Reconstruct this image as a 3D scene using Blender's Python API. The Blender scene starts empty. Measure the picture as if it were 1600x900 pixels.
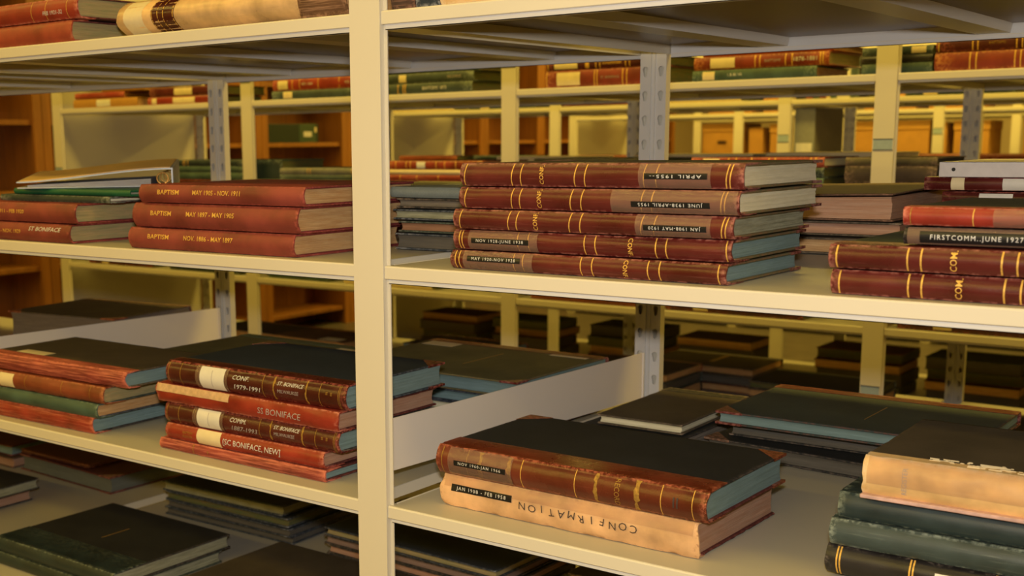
import bpy, bmesh, math, random
from mathutils import Vector, Matrix, noise
from mathutils.geometry import tessellate_polygon

random.seed(7)
S = bpy.context.scene
COL = S.collection

# ------------------------------------------------------------------ camera
cam_d = bpy.data.cameras.new('camera')
cam = bpy.data.objects.new('camera', cam_d)
COL.objects.link(cam)
S.camera = cam
CAM = Vector((1.27052, -1.46312, 1.28600))
RX = Vector((0.77949251, 0.62629451, -0.01210894))
DN = Vector((0.09689389, -0.13964804, -0.98544914))
FW = Vector((-0.61887237, 0.76697693, -0.16953871))
M = Matrix.Identity(4)
for i in range(3):
    M[i][0] = RX[i]; M[i][1] = -DN[i]; M[i][2] = -FW[i]; M[i][3] = CAM[i]
cam.matrix_world = M
cam_d.sensor_width = 36.0
cam_d.lens = 1935.5 / 1600 * 36.0
cam_d.shift_x = (800 - 625.6) / 1600
cam_d.shift_y = (555.8 - 450) / 1600
cam_d.clip_start = 0.05
cam_d.dof.use_dof = True
cam_d.dof.focus_distance = 1.85
cam_d.dof.aperture_fstop = 6.5

# ------------------------------------------------------------------ world, lights, exposure
w = bpy.data.worlds.new('world'); S.world = w; w.use_nodes = True
w.node_tree.nodes['Background'].inputs[0].default_value = (1.0, 0.76, 0.20, 1)
w.node_tree.nodes['Background'].inputs[1].default_value = 0.05
S.view_settings.view_transform = 'Standard'
S.view_settings.look = 'None'
S.view_settings.gamma = 1.0
S.view_settings.exposure = 0.0
S.view_settings.use_curve_mapping = False


def area_lamp(name, loc, sx, sy, power, color, mat=None):
    ld = bpy.data.lights.new(name, 'AREA')
    ld.shape = 'RECTANGLE'; ld.size = sx; ld.size_y = sy
    ld.energy = power; ld.color = color
    o = bpy.data.objects.new(name, ld); COL.objects.link(o)
    if mat is not None:
        o.matrix_world = mat
    o.location = loc
    return o


# the flash on top of the camera
fm = Matrix.Rotation(math.radians(13), 4, 'Z') @ M
area_lamp('camera_flash', CAM + Vector((0, 0, 0.112)), 0.075, 0.045, 24.0, (1.0, 0.95, 0.92), fm)
# fluorescent tubes above the aisles; two unseen lamps behind the camera added as fill
WARM = (1.0, 0.70, 0.115)
for n, (yy, pw) in enumerate(((-4.4, 105), (-2.5, 66), (-0.55, 29), (1.56, 66), (3.75, 86), (5.95, 105), (8.15, 105), (10.3, 70))):
    area_lamp('ceiling_and_fill_lamp', (-1.2, yy, 2.66), 6.5, 0.30, pw, WARM)


# ------------------------------------------------------------------ helpers: objects
def tag(o, label=None, cat=None, group=None, kind=None):
    if label: o['label'] = label
    if cat: o['category'] = cat
    if group: o['group'] = group
    if kind: o['kind'] = kind
    return o


def empty(name, loc=(0, 0, 0), rz=0.0, label=None, cat=None, group=None):
    o = bpy.data.objects.new(name, None)
    o.empty_display_size = 0.05
    COL.objects.link(o)
    o.location = loc
    o.rotation_euler = (0, 0, rz)
    tag(o, label, cat, group)
    return o


class MB:
    def __init__(s):
        s.v = []; s.f = []; s.wear = []

    def add(s, verts, faces, wear=None):
        b = len(s.v)
        s.v += [tuple(p) for p in verts]
        s.f += [tuple(i + b for i in f) for f in faces]
        s.wear += list(wear) if wear else [0.0] * len(verts)

    def box(s, x0, x1, y0, y1, z0, z1):
        s.add([(x0, y0, z0), (x1, y0, z0), (x1, y1, z0), (x0, y1, z0),
               (x0, y0, z1), (x1, y0, z1), (x1, y1, z1), (x0, y1, z1)],
              [(0, 3, 2, 1), (4, 5, 6, 7), (0, 1, 5, 4), (1, 2, 6, 5), (2, 3, 7, 6), (3, 0, 4, 7)])

    def slab(s, x0, x1, y0, y1, z0, z1, r, wob=0.0, seed=0.0, n=10, rc=0.0):
        """flat slab with rounded rim; wob roughens the rim, rc rounds the corners"""
        pts = []
        cs = [(x1 - rc, y1 - rc, 0), (x0 + rc, y1 - rc, 90), (x0 + rc, y0 + rc, 180), (x1 - rc, y0 + rc, 270)]
        for i, (cx, cy, a0) in enumerate(cs):
            for k in range(4):
                a = math.radians(a0 + k * 30)
                pts.append((cx + rc * math.cos(a), cy + rc * math.sin(a), math.cos(a), math.sin(a), 1.0))
            nx, ny, na = cs[(i + 1) % 4]
            a = math.radians(a0 + 90)
            ex, ey = cx + rc * math.cos(a), cy + rc * math.sin(a)
            fx, fy = nx + rc * math.cos(a), ny + rc * math.sin(a)
            for k in range(1, n):
                t = k / n
                pts.append((ex + (fx - ex) * t, ey + (fy - ey) * t, math.cos(a), math.sin(a), 0.35))
        N = len(pts)
        V = []; W = []
        for (ins, z, wr) in ((r, z0, 0.0), (0, z0 + r, 1), (0, z1 - r, 1), (r, z1, 0.6), (r + 0.006, z1, 0.0)):
            if ins > r:
                for (px, py, nx, ny, wf) in pts:
                    V.append((min(max(px, x0 + ins), x1 - ins), min(max(py, y0 + ins), y1 - ins), z)); W.append(0.0)
                continue
            for (px, py, nx, ny, wf) in pts:
                d = 0.0
                if wob and ins < r + 0.001:
                    d = wob * noise.noise(Vector((px * 60 + seed, py * 60, z * 90)))
                V.append((px - nx * (ins + d), py - ny * (ins + d), z)); W.append(wr * wf)
        F = [tuple(reversed(range(N)))]
        for k in range(4):
            for i in range(N):
                j = (i + 1) % N
                F.append((k * N + i, k * N + j, (k + 1) * N + j, (k + 1) * N + i))
        F.append(tuple(4 * N + i for i in range(N) if i < 1 or (V[4 * N + i][0] - V[4 * N + i - 1][0]) ** 2 + (V[4 * N + i][1] - V[4 * N + i - 1][1]) ** 2 > 1e-12))
        s.add(V, F, W)

    def build(s, name, mat, parent=None, smooth=False, loc=None):
        me = bpy.data.meshes.new(name)
        me.from_pydata(s.v, [], s.f)
        if any(s.wear):
            at = me.attributes.new('wear', 'FLOAT', 'POINT')
            at.data.foreach_set('value', s.wear)
        if smooth:
            me.polygons.foreach_set('use_smooth', [len(f) < 6 for f in s.f])
        me.materials.append(mat)
        me.update()
        o = bpy.data.objects.new(name, me)
        COL.objects.link(o)
        if parent: o.parent = parent
        if loc: o.location = loc
        return o


# ------------------------------------------------------------------ helpers: materials
_mc = {}


def _new(name):
    m = bpy.data.materials.new(name); m.use_nodes = True
    nt = m.node_tree
    return m, nt, nt.nodes['Principled BSDF']


def _mix(nt, fac, a, b):
    n = nt.nodes.new('ShaderNodeMix'); n.data_type = 'RGBA'
    for k, v in (('Factor', fac),):
        if hasattr(v, 'is_linked') or hasattr(v, 'links'): nt.links.new(v, n.inputs[0])
        else: n.inputs[0].default_value = v
    for k, v in ((6, a), (7, b)):
        if isinstance(v, tuple): n.inputs[k].default_value = (*v, 1)
        else: nt.links.new(v, n.inputs[k])
    return n.outputs[2]


def _noise(nt, scale, detail=4, vec=None, rough=0.55):
    n = nt.nodes.new('ShaderNodeTexNoise'); n.inputs['Scale'].default_value = scale
    n.inputs['Detail'].default_value = detail; n.inputs['Roughness'].default_value = rough
    if vec is not None: nt.links.new(vec, n.inputs['Vector'])
    return n.outputs['Fac']


def _ramp(nt, src, p0, p1, c0=0.0, c1=1.0):
    n = nt.nodes.new('ShaderNodeMapRange'); n.clamp = True
    nt.links.new(src, n.inputs[0])
    n.inputs[1].default_value = p0; n.inputs[2].default_value = p1
    n.inputs[3].default_value = c0; n.inputs[4].default_value = c1
    return n.outputs[0]


def _coord(nt, scale=(1, 1, 1), rnd=True):
    t = nt.nodes.new('ShaderNodeTexCoord')
    mp = nt.nodes.new('ShaderNodeMapping')
    mp.inputs['Scale'].default_value = scale
    nt.links.new(t.outputs['Object'], mp.inputs['Vector'])
    if rnd:
        oi = nt.nodes.new('ShaderNodeObjectInfo')
        mu = nt.nodes.new('ShaderNodeMath'); mu.operation = 'MULTIPLY'; mu.inputs[1].default_value = 37.0
        nt.links.new(oi.outputs['Random'], mu.inputs[0])
        co = nt.nodes.new('ShaderNodeCombineXYZ')
        for i in range(3): nt.links.new(mu.outputs[0], co.inputs[i])
        nt.links.new(co.outputs[0], mp.inputs['Location'])
    return mp.outputs[0]


def _bump(nt, p, h, strength, dist=0.001):
    b = nt.nodes.new('ShaderNodeBump'); b.inputs['Strength'].default_value = strength
    b.inputs['Distance'].default_value = dist
    nt.links.new(h, b.inputs['Height']); nt.links.new(b.outputs[0], p.inputs['Normal'])


def paint(name, c, rough=0.38, var=0.04):
    k = ('paint', name)
    if k in _mc: return _mc[k]
    m, nt, p = _new(name)
    v = _coord(nt)
    f = _noise(nt, 3.0, 3, v)
    d = tuple(x * (1 - var * 2) for x in c)
    nt.links.new(_mix(nt, f, c, d), p.inputs['Base Color'])
    p.inputs['Roughness'].default_value = rough
    f2 = _noise(nt, 700, 2, v)
    _bump(nt, p, f2, 0.05, 0.0004)
    _mc[k] = m
    return m


def leather(name, c, worn=(0.55, 0.22, 0.15), rough=0.36, wear=0.5, scuff=0.15, grain=350, streak=0.0):
    k = ('leather', name)
    if k in _mc: return _mc[k]
    m, nt, p = _new(name)
    v = _coord(nt)
    big = _noise(nt, 14, 5, v)
    dark = tuple(x * 0.62 for x in c); lite = tuple(min(1, x * 1.25 + 0.004) for x in c)
    base = _mix(nt, _ramp(nt, big, 0.3, 0.7), dark, lite)
    vs = _coord(nt, (6, 60, 160))
    st = _noise(nt, 2.0, 6, vs, 0.65)
    base = _mix(nt, _ramp(nt, st, 0.60 - streak, 0.80 - streak, 0, 0.75 * (scuff + streak)), base, worn)
    at = nt.nodes.new('ShaderNodeAttribute'); at.attribute_name = 'wear'
    wn = _noise(nt, 130, 5, v, 0.7)
    ad = nt.nodes.new('ShaderNodeMath'); ad.operation = 'MULTIPLY'
    nt.links.new(at.outputs['Fac'], ad.inputs[0]); nt.links.new(_ramp(nt, wn, 0.62 - wear * 0.35, 0.72 - wear * 0.25), ad.inputs[1])
    base = _mix(nt, ad.outputs[0], base, worn)
    nt.links.new(base, p.inputs['Base Color'])
    rr = _ramp(nt, big, 0.2, 0.8, rough * 0.8, rough * 1.35)
    nt.links.new(rr, p.inputs['Roughness'])
    gr = _noise(nt, grain, 4, v)
    _bump(nt, p, gr, 0.28, 0.0006)
    _mc[k] = m
    return m


def cloth(name, c, worn=None, rough=0.75, mott=0.25, grain=900):
    k = ('cloth', name)
    if k in _mc: return _mc[k]
    m, nt, p = _new(name)
    v = _coord(nt)
    big = _noise(nt, 9, 6, v, 0.6)
    dark = tuple(x * (1 - mott) for x in c); lite = tuple(min(1, x * (1 + mott) + 0.002) for x in c)
    base = _mix(nt, _ramp(nt, big, 0.3, 0.7), dark, lite)
    fine = _noise(nt, 420, 3, v)
    base = _mix(nt, _ramp(nt, fine, 0.45, 0.75, 0, 0.22), base, tuple(min(1, x * 1.9 + 0.01) for x in c))
    if worn:
        at = nt.nodes.new('ShaderNodeAttribute'); at.attribute_name = 'wear'
        wn = _noise(nt, 120, 5, v, 0.7)
        ad = nt.nodes.new('ShaderNodeMath'); ad.operation = 'MULTIPLY'
        nt.links.new(at.outputs['Fac'], ad.inputs[0]); nt.links.new(_ramp(nt, wn, 0.42, 0.6), ad.inputs[1])
        base = _mix(nt, ad.outputs[0], base, worn)
    nt.links.new(base, p.inputs['Base Color'])
    p.inputs['Roughness'].default_value = rough
    p.inputs['Specular IOR Level'].default_value = 0.35
    _bump(nt, p, _noise(nt, grain, 2, v), 0.35, 0.0005)
    _mc[k] = m
    return m


def pages(name, c, c2=None, lines=1.0):
    k = ('pages', name)
    if k in _mc: return _mc[k]
    m, nt, p = _new(name)
    v = _coord(nt, (5, 5, 900))
    f = _noise(nt, 1.6, 5, v, 0.7)
    v2 = _coord(nt, (14, 14, 120))
    g = _noise(nt, 1.5, 5, v2, 0.65)
    dark = tuple(x * (1 - 0.55 * lines) for x in c)
    base = _mix(nt, _ramp(nt, f, 0.35, 0.68), dark, c)
    base = _mix(nt, _ramp(nt, g, 0.35, 0.7, 0, 0.75), base, c2 or tuple(x * 0.62 for x in c))
    nt.links.new(base, p.inputs['Base Color'])
    p.inputs['Roughness'].default_value = 0.85
    p.inputs['Specular IOR Level'].default_value = 0.2
    _bump(nt, p, f, 0.7, 0.0012)
    _mc[k] = m
    return m


def plain(name, c, rough=0.5, metal=0.0, spec=None, var=0.12, scale=60):
    k = ('plain', name)
    if k in _mc: return _mc[k]
    m, nt, p = _new(name)
    v = _coord(nt)
    f = _noise(nt, scale, 4, v)
    nt.links.new(_mix(nt, _ramp(nt, f, 0.3, 0.7), tuple(x * (1 - var) for x in c), c), p.inputs['Base Color'])
    p.inputs['Roughness'].default_value = rough
    p.inputs['Metallic'].default_value = metal
    if spec is not None: p.inputs['Specular IOR Level'].default_value = spec
    _mc[k] = m
    return m


def wood(name, c):
    k = ('wood', name)
    if k in _mc: return _mc[k]
    m, nt, p = _new(name)
    v = _coord(nt, (9, 9, 0.9))
    f = _noise(nt, 2.2, 6, v, 0.6)
    g = _noise(nt, 1.2, 2, v)
    base = _mix(nt, _ramp(nt, f, 0.3, 0.7), tuple(x * 0.6 for x in c), c)
    base = _mix(nt, _ramp(nt, g, 0.3, 0.8, 0, 0.4), base, tuple(x * 0.75 for x in c))
    nt.links.new(base, p.inputs['Base Color'])
    p.inputs['Roughness'].default_value = 0.45
    _mc[k] = m
    return m


def clear_tape():
    m = bpy.data.materials.new('clear_tape'); m.use_nodes = True
    nt = m.node_tree; N = nt.nodes
    N.remove(N['Principled BSDF']); out = N['Material Output']
    v = _coord(nt, (0.45, 1, 3.2))
    bp = N.new('ShaderNodeBump'); bp.inputs['Strength'].default_value = 0.8; bp.inputs['Distance'].default_value = 0.0025
    nt.links.new(_noise(nt, 42, 4, v), bp.inputs['Height'])
    tr = N.new('ShaderNodeBsdfTransparent'); tr.inputs[0].default_value = (0.93, 0.91, 0.86, 1)
    df = N.new('ShaderNodeBsdfDiffuse'); df.inputs[0].default_value = (0.78, 0.47, 0.32, 1)
    gl = N.new('ShaderNodeBsdfGlossy'); gl.inputs['Roughness'].default_value = 0.16; nt.links.new(bp.outputs[0], gl.inputs['Normal'])
    fr = N.new('ShaderNodeFresnel'); fr.inputs['IOR'].default_value = 1.42; nt.links.new(bp.outputs[0], fr.inputs['Normal'])
    a = N.new('ShaderNodeMixShader'); a.inputs[0].default_value = 0.17
    nt.links.new(tr.outputs[0], a.inputs[1]); nt.links.new(df.outputs[0], a.inputs[2])
    b = N.new('ShaderNodeMixShader')
    nt.links.new(fr.outputs[0], b.inputs[0]); nt.links.new(a.outputs[0], b.inputs[1]); nt.links.new(gl.outputs[0], b.inputs[2])
    nt.links.new(b.outputs[0], out.inputs['Surface'])
    return m


CREAM = paint('cream_paint', (0.72, 0.655, 0.50), 0.34)
GREYM = paint('grey_galvanised_paint', (0.70, 0.68, 0.63), 0.36)
SHELFTOP = paint('shelf_top_shaded', (0.52, 0.475, 0.37), 0.40)  # same cream paint, darkened in colour for the grazing light on top
PLATE = paint('divider_beige_paint', (0.90, 0.80, 0.66), 0.5)
UNDER = paint('shelf_underside_shaded', (0.12, 0.066, 0.012), 0.3)  # cream paint in shade: the shadow and yellow bounce are put into the colour
GOLD = plain('gold_foil', (0.95, 0.56, 0.11), 0.42, 0.25, var=0.4, scale=300)
DULLGOLD = plain('dull_gold_foil', (0.50, 0.28, 0.05), 0.5, 0.3, var=0.5, scale=300)
BLACKL = plain('black_label_tape', (0.008, 0.009, 0.011), 0.32)
WHITE = plain('white_ink', (0.75, 0.73, 0.68), 0.6)
PENCIL = plain('grey_ink', (0.42, 0.36, 0.34), 0.6)
INK = plain('dark_ink', (0.05, 0.035, 0.03), 0.6)
LABEL = plain('cream_label_paper', (0.82, 0.68, 0.40), 0.7, var=0.12, scale=40)
LABELW = plain('white_label_paper', (0.78, 0.74, 0.64), 0.55, var=0.1, scale=40)
BLUELAB = plain('pale_blue_label', (0.36, 0.45, 0.48), 0.5)
TAPE = clear_tape()
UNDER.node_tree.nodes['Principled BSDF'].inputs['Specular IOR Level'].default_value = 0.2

# ------------------------------------------------------------------ the book builder
_txt = {}


def text_mesh(txt, size, squash=1.0, shear=0.0, bold=0.0, space=1.0):
    k = (txt, size, squash, shear, bold, space)
    if k in _txt: return _txt[k]
    c = bpy.data.curves.new('txt', 'FONT'); c.body = txt; c.size = size
    c.align_x = 'CENTER'; c.align_y = 'CENTER'; c.resolution_u = 2; c.shear = shear; c.offset = size * bold; c.space_character = space
    o = bpy.data.objects.new('txt', c); COL.objects.link(o)
    bpy.context.view_layer.update()
    dg = bpy.context.evaluated_depsgraph_get()
    me = bpy.data.meshes.new_from_object(o.evaluated_get(dg))
    bm = bmesh.new(); bm.from_mesh(me)
    xs_ = [v.co.x for v in bm.verts]; ys_ = [v.co.y for v in bm.verts]
    st = 0.0022
    for ax, lo, hi in ((0, min(xs_), max(xs_)), (1, min(ys_), max(ys_))):
        k_ = 1
        while lo + st * k_ < hi:
            co = Vector((0, 0, 0)); no = Vector((0, 0, 0)); co[ax] = lo + st * k_; no[ax] = 1
            bmesh.ops.bisect_plane(bm, geom=bm.verts[:] + bm.edges[:] + bm.faces[:], plane_co=co, plane_no=no)
            k_ += 1
    bm.to_mesh(me); bm.free()
    V = [(v.co.x * squash, v.co.y) for v in me.vertices]
    F = [tuple(p.vertices) for p in me.polygons]
    COL.objects.unlink(o); bpy.data.objects.remove(o); bpy.data.curves.remove(c); bpy.data.meshes.remove(me)
    _txt[k] = (V, F)
    return V, F


class Book:
    """local frame: spine along x (0..W) bulging to -y, fore-edge at y=D, height z 0..T"""

    def __init__(s, label, pos, W, D, T, sp, bd, pg, rz=0.0, q=0.035, b=0.005, corner=0.0, wob=0.0006,
                 group=None, flip=False, name='book', cat='book', nx=40, tb=0.0032, lod=False, tilt=0.0,
                 hollow=0.005, cl=None, under=None, backtilt=0.0):
        s.W, s.D, s.T, s.b = W, D, T, b
        s.sd = random.random() * 50
        s.wob = wob
        if flip:
            c, sn = math.cos(rz), math.sin(rz)
            pos = (pos[0] + W * c - D * sn, pos[1] + W * sn + D * c, pos[2]); rz += math.pi
        s.root = empty(name, pos, rz, label, cat, group)
        if tilt or backtilt:
            s.root.rotation_euler = (backtilt, tilt, rz)
        if lod: nx = 8
        # spine (leather wraps onto the boards by q)
        m = MB()
        prof = [(q, T, 0.25), (0.012, T, 0.0), (0.007, T - 0.0012, 0.25), (0.002, T - 0.0002, 0.8)]
        K = 10 if not lod else 6
        for i in range(K + 1):
            u = 1 - 2 * i / K
            prof.append((s.sy(T / 2 + u * T / 2 * 0.97), T / 2 + u * T / 2 * 0.97, 0.9 if i in (0, K) else 0.0))
        prof += [(0.002, 0.0002, 0.8), (0.007, 0.0012, 0.2), (0.012, 0, 0.0), (q, 0, 0.0)]
        inner = [(q, 0.0008, 0), (0.010, 0.003, 0)]
        for i in range(K + 1):
            u = -1 + 2 * i / K
            z = T / 2 + u * (T / 2 - 0.0035)
            inner.append((s.sy(z) + 0.0028, z, 0.5))
        inner += [(0.010, T - 0.003, 0), (q, T - 0.0008, 0)]
        ring = prof + inner
        R = len(ring)
        V = []; F = []; Wr = []
        for k in range(nx + 1):
            # rows packed towards the ends, for the worn headcaps
            t = k / nx
            x = W * t
            e = min(x, W - x)
            end = max(0.0, 1 - e / 0.010)
            if k in (0, nx): end = 1
            for (y, z, wr) in ring:
                dx = dy = dz = 0
                if wob:
                    n2 = noise.noise(Vector((x * 50 + s.sd, z * 60, 3)))
                    if y < 0.004:
                        dy = s.dy(x, z)
                        dz = wob * 0.5 * n2 * (1 if y > -0.001 else 0)
                    if k in (0, nx):
                        dx = (wob * 3.0) * n2 - (-1 if k == 0 else 1) * 0.0
                if end and y < 0.001: dy += 0.0012 * end
                V.append((x + dx, y + dy, min(max(z + dz, 0.0), T))); Wr.append(max(wr, end * (0.95 if y < 0.02 else 0.7)))
        for k in range(nx):
            for i in range(R):
                j = (i + 1) % R
                F.append((k * R + i, (k + 1) * R + i, (k + 1) * R + j, k * R + j))
        F.append(tuple(range(R))); F.append(tuple(reversed([nx * R + i for i in range(R)])))
        m.add(V, F, Wr)
        s.spine = m.build('spine', sp, s.root, smooth=True)
        _sharp(s.spine, 40)
        # boards
        for nm, z0, z1 in (('back_board', 0.0009, 0.0009 + tb), ('front_board', T - 0.0009 - tb, T - 0.0009)):
            m = MB()
            m.slab(0.0005, W - 0.0005, 0.009, D, z0, z1, min(tb * 0.4, 0.001), wob * 1.3, s.sd, 4 if lod else 22, 0.004)
            mm = bd
            if nm == 'back_board' and under: mm = under
            o = m.build(nm, mm, s.root, smooth=True)
            _sharp(o, 50)
            if corner:
                for cx, sx in ((W, -1), (0, 1)):
                    c = MB()
                    zt = z1 + 0.0004
                    p = [(cx, D), (cx + sx * corner, D), (cx, D - corner)]
                    p = [(a + (0.0006 if a == W else (-0.0006 if a == 0 else 0)), bb + (0.0006 if bb == D else 0)) for a, bb in p]
                    zb = z0 - 0.0004
                    c.add([(a, bb, zb) for a, bb in p] + [(a, bb, zt) for a, bb in p],
                          [(2, 1, 0), (3, 4, 5), (0, 1, 4, 3), (1, 2, 5, 4), (2, 0, 3, 5)], [0.8] * 6)
                    c.build('corner_leather', cl or sp, o)
        # pages
        m = MB()
        z0, z1 = 0.0009 + tb + 0.0002, T - 0.0011 - tb
        n = 6 if lod else 10
        sec = []
        for i in range(n + 1):
            u = -1 + 2 * i / n
            sec.append((0.0035 + s.sy(T / 2 + u * (T / 2 - tb)) * 0.75, z0 + (z1 - z0) * (u + 1) / 2))
        for i in range(n + 1):
            u = 1 - 2 * i / n
            sec.append((D - 0.0045 - hollow * (1 - u * u), z0 + (z1 - z0) * (u + 1) / 2))
        R = len(sec)
        kx = 3 if lod else 10
        V = []; F = []
        for k in range(kx + 1):
            x = 0.004 + (W - 0.008) * k / kx
            for (y, z) in sec:
                d = 0.0
                if k in (0, kx): d = (1 if k == 0 else -1) * (0.0012 + 0.0011 * noise.noise(Vector((y * 14 + s.sd, z * 420, 0))))
                V.append((x + d, y, z))
        for k in range(kx):
            for i in range(R):
                j = (i + 1) % R
                F.append((k * R + i, (k + 1) * R + i, (k + 1) * R + j, k * R + j))
        m.add(V, F)
        # gridded ends so that the edge can ripple
        for k, sg in ((0, 1), (kx, -1)):
            base = k * R
            for i in range(n):
                a, bb, cc, dd = base + i, base + i + 1, base + R - 2 - i, base + R - 1 - i
                q4 = (a, bb, cc, dd) if sg < 0 else (dd, cc, bb, a)
                m.f.append(q4)
        s.pages = m.build('page_block', pg, s.root)

    def sy(s, z):
        u = min(1, abs(2 * z / s.T - 1))
        return -s.b * 1.25 * (1 - u ** 2.1)

    def dy(s, x, z):
        if not s.wob: return 0.0
        return s.wob * (noise.noise(Vector((x * 25 + s.sd, z * 60, 0))) + 0.4 * noise.noise(Vector((x * 50 + s.sd, z * 60, 3))))

    def patch(s, name, x0, x1, z0, z1, mat, off=0.0004, nz=8, nx=1, jag=0.0, parent=None, slant=0.0, label=None):
        m = MB()
        V = []; F = []
        nx = max(nx, int(math.ceil((x1 - x0) / 0.004)))
        for i in range(nx + 1):
            for j in range(nz + 1):
                x = x0 + (x1 - x0) * i / nx; z = z0 + (z1 - z0) * j / nz
                z = min(max(z, 0.0006), s.T - 0.0006)
                jx = jag * noise.noise(Vector((z * 700, x * 300, s.sd))) * (1 if i > nx / 2 else -1)
                V.append((x + jx + slant * (z - s.T / 2), s.sy(z) + s.dy(x, z) - off, z))
        for i in range(nx):
            for j in range(nz):
                a = i * (nz + 1) + j
                F.append((a, a + nz + 1, a + nz + 2, a + 1))
        m.add(V, F)
        o = m.build(name, mat, parent or s.root, smooth=True)
        if label: o['label'] = label
        return o

    def band(s, x, wd=0.0016, mat=None, double=0.0, jag=0.0, slant=0.0):
        T = s.T
        m = mat or GOLD
        s.patch('gilt_band', x - wd / 2, x + wd / 2, T * 0.04, T * 0.96, m, 0.0004, 10, 1, jag, slant=slant)
        if double:
            s.patch('gilt_band', x + double - wd / 2, x + double + wd / 2, T * 0.04, T * 0.96, m, 0.0004, 10, 1, jag, slant=slant)

    def text(s, txt, x, z, size, mat, rot=0.0, squash=1.0, off=0.0006, name='lettering', fit=None, shear=0.0, jit=0.0, space=1.0):
        V, F = text_mesh(txt, size, squash, shear, 0.012 if mat is GOLD else 0.0, space)
        ws = [v[0] for v in V]
        k = 1.0
        if fit: k = fit / max(1e-6, (max(ws) - min(ws)))
        a = math.radians(rot); c, sn = math.cos(a), math.sin(a)
        out = []
        for (vx, vy) in V:
            vx *= k
            if jit: vy += jit * noise.noise(Vector((vx * 60, 0, s.sd)))
            X = x + vx * c - vy * sn; Z = z + vx * sn + vy * c
            out.append((X, s.sy(min(max(Z, 0), s.T)) + s.dy(X, Z) - off, Z))
        m = MB(); m.add(out, F)
        return m.build(name, mat, s.root)

    def tape(s, x0, x1, z0=0.0006, z1=None):
        s.patch('clear_tape', x0, x1, z0, z1 or s.T * 0.98, TAPE, 0.0009, 12, 10)

    def dymo(s, x0, x1, zc, h, txt, rot=0.0, ts=0.0062):
        s.patch('black_label', x0, x1, zc - h / 2, zc + h / 2, BLACKL, 0.0013, 8, 2)
        s.text(txt, (x0 + x1) / 2, zc, ts, WHITE, rot, off=0.0018, name='label_lettering', fit=(x1 - x0) * 0.82, space=1.3)

    def toplabel(s, x0, x1, y0, y1, mat, name='cover_label'):
        m = MB(); z = s.T - 0.0009
        m.box(x0, x1, y0, y1, z, z + 0.0004)
        m.build(name, mat, s.root)


def _sharp(o, deg):
    me = o.data
    bm = bmesh.new(); bm.from_mesh(me)
    lim = math.radians(deg)
    for e in bm.edges:
        if len(e.link_faces) == 2 and (e.calc_face_angle(0) > lim or any(len(f.verts) > 6 for f in e.link_faces)): e.smooth = False
    bm.to_mesh(me); bm.free()


# ------------------------------------------------------------------ room
FLOOR = plain('vinyl_floor', (0.16, 0.13, 0.10), 0.35, var=0.3, scale=8)
WALL = paint('beige_wall', (0.55, 0.43, 0.26), 0.8)
CEIL = paint('white_ceiling', (0.75, 0.70, 0.60), 0.85)
XL, XR, YB, YF, HH = -5.30, 4.2, -5.6, 12.2, 2.75


def struct(name, mat, *b):
    m = MB(); m.box(*b); o = m.build(name, mat); tag(o, kind='structure'); return o


struct('floor', FLOOR, XL, XR, YB, YF, -0.05, 0)
struct('ceiling', CEIL, XL, XR, YB, YF, HH, HH + 0.05)
struct('wall_left', WALL, XL - 0.1, XL, YB, YF, 0, HH)
struct('wall_right', WALL, XR, XR + 0.1, YB, YF, 0, HH)
struct('wall_back', WALL, XL, XR, YF, YF + 0.1, 0, HH)
struct('wall_front', WALL, XL, XR, YB - 0.1, YB, 0, HH)

# ------------------------------------------------------------------ steel shelving
PW = 0.0595


def keyhole(cx, cz, k=1.0):
    p = []
    for i in range(9):
        a = math.radians(-35 + 250 * i / 8)
        p.append((cx + 0.0062 * k * math.cos(a), cz + 0.0045 + 0.0062 * k * math.sin(a)))
    p.append((cx - 0.0036 * k, cz - 0.004))
    for i in range(5):
        a = math.radians(180 + 180 * i / 4)
        p.append((cx + 0.0036 * k * math.cos(a), cz - 0.007 + 0.0036 * k * math.sin(a)))
    return p


_post = {}


def post_mesh(h, front=True, holes=True):
    """outer plate at y=0, inner perforated strips at y=0.030; mirrored for the back post"""
    key = (h, front, holes)
    if key in _post: return _post[key]
    A = MB(); B = MB()
    A.box(0, PW, -0.002, 0.0, 0, h)
    A.box(0, 0.0015, 0, 0.0170, 0, h); A.box(PW - 0.0015, PW, 0, 0.0170, 0, h)
    if front: A.box(PW, PW + 0.0060, 0.008, 0.0100, 0, h)
    # centre ridge of the inner side
    B.box(0.0235, 0.0265, 0.0170, 0.0205, 0, h); B.box(0.0330, 0.0360, 0.0170, 0.0205, 0, h)
    B.box(0.0265, 0.0330, 0.0155, 0.0170, 0, h)
    for (xa, xb) in ((0.0, 0.0235), (0.036, PW)):
        if not holes:
            B.box(xa, xb, 0.016, 0.0172, 0, h); continue
        n = int(h / 0.05)
        outer = [(xa, 0), (xb, 0), (xb, 0.05), (xa, 0.05)]
        hole = keyhole((xa + xb) / 2, 0.025)
        tri = tessellate_polygon([[Vector((a, b, 0)) for a, b in outer], [Vector((a, b, 0)) for a, b in hole]])
        pts = outer + hole
        nh = len(hole)
        for i in range(n):
            V = [(a, 0.0172, b + i * 0.05) for a, b in pts]
            B.add(V, [tuple(t) for t in tri])
            W = [(a, 0.0172, b + i * 0.05) for a, b in hole] + [(a, 0.0142, b + i * 0.05) for a, b in hole]
            B.add(W, [(j, (j + 1) % nh, nh + (j + 1) % nh, nh + j) for j in range(nh)])
    if not front:
        for Mx in (A, B):
            Mx.v = [(x, -y, z) for x, y, z in Mx.v]
            Mx.f = [tuple(reversed(f)) for f in Mx.f]
    _post[key] = (A, B)
    return A, B


def add_post(root, x, y, h, front, mo, mi, holes=True):
    A, B = post_mesh(h, front, holes)
    o = A.build('post', mo, root, loc=(x, y, 0))
    i = B.build('slotted_strip', mi, o)
    return o


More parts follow.
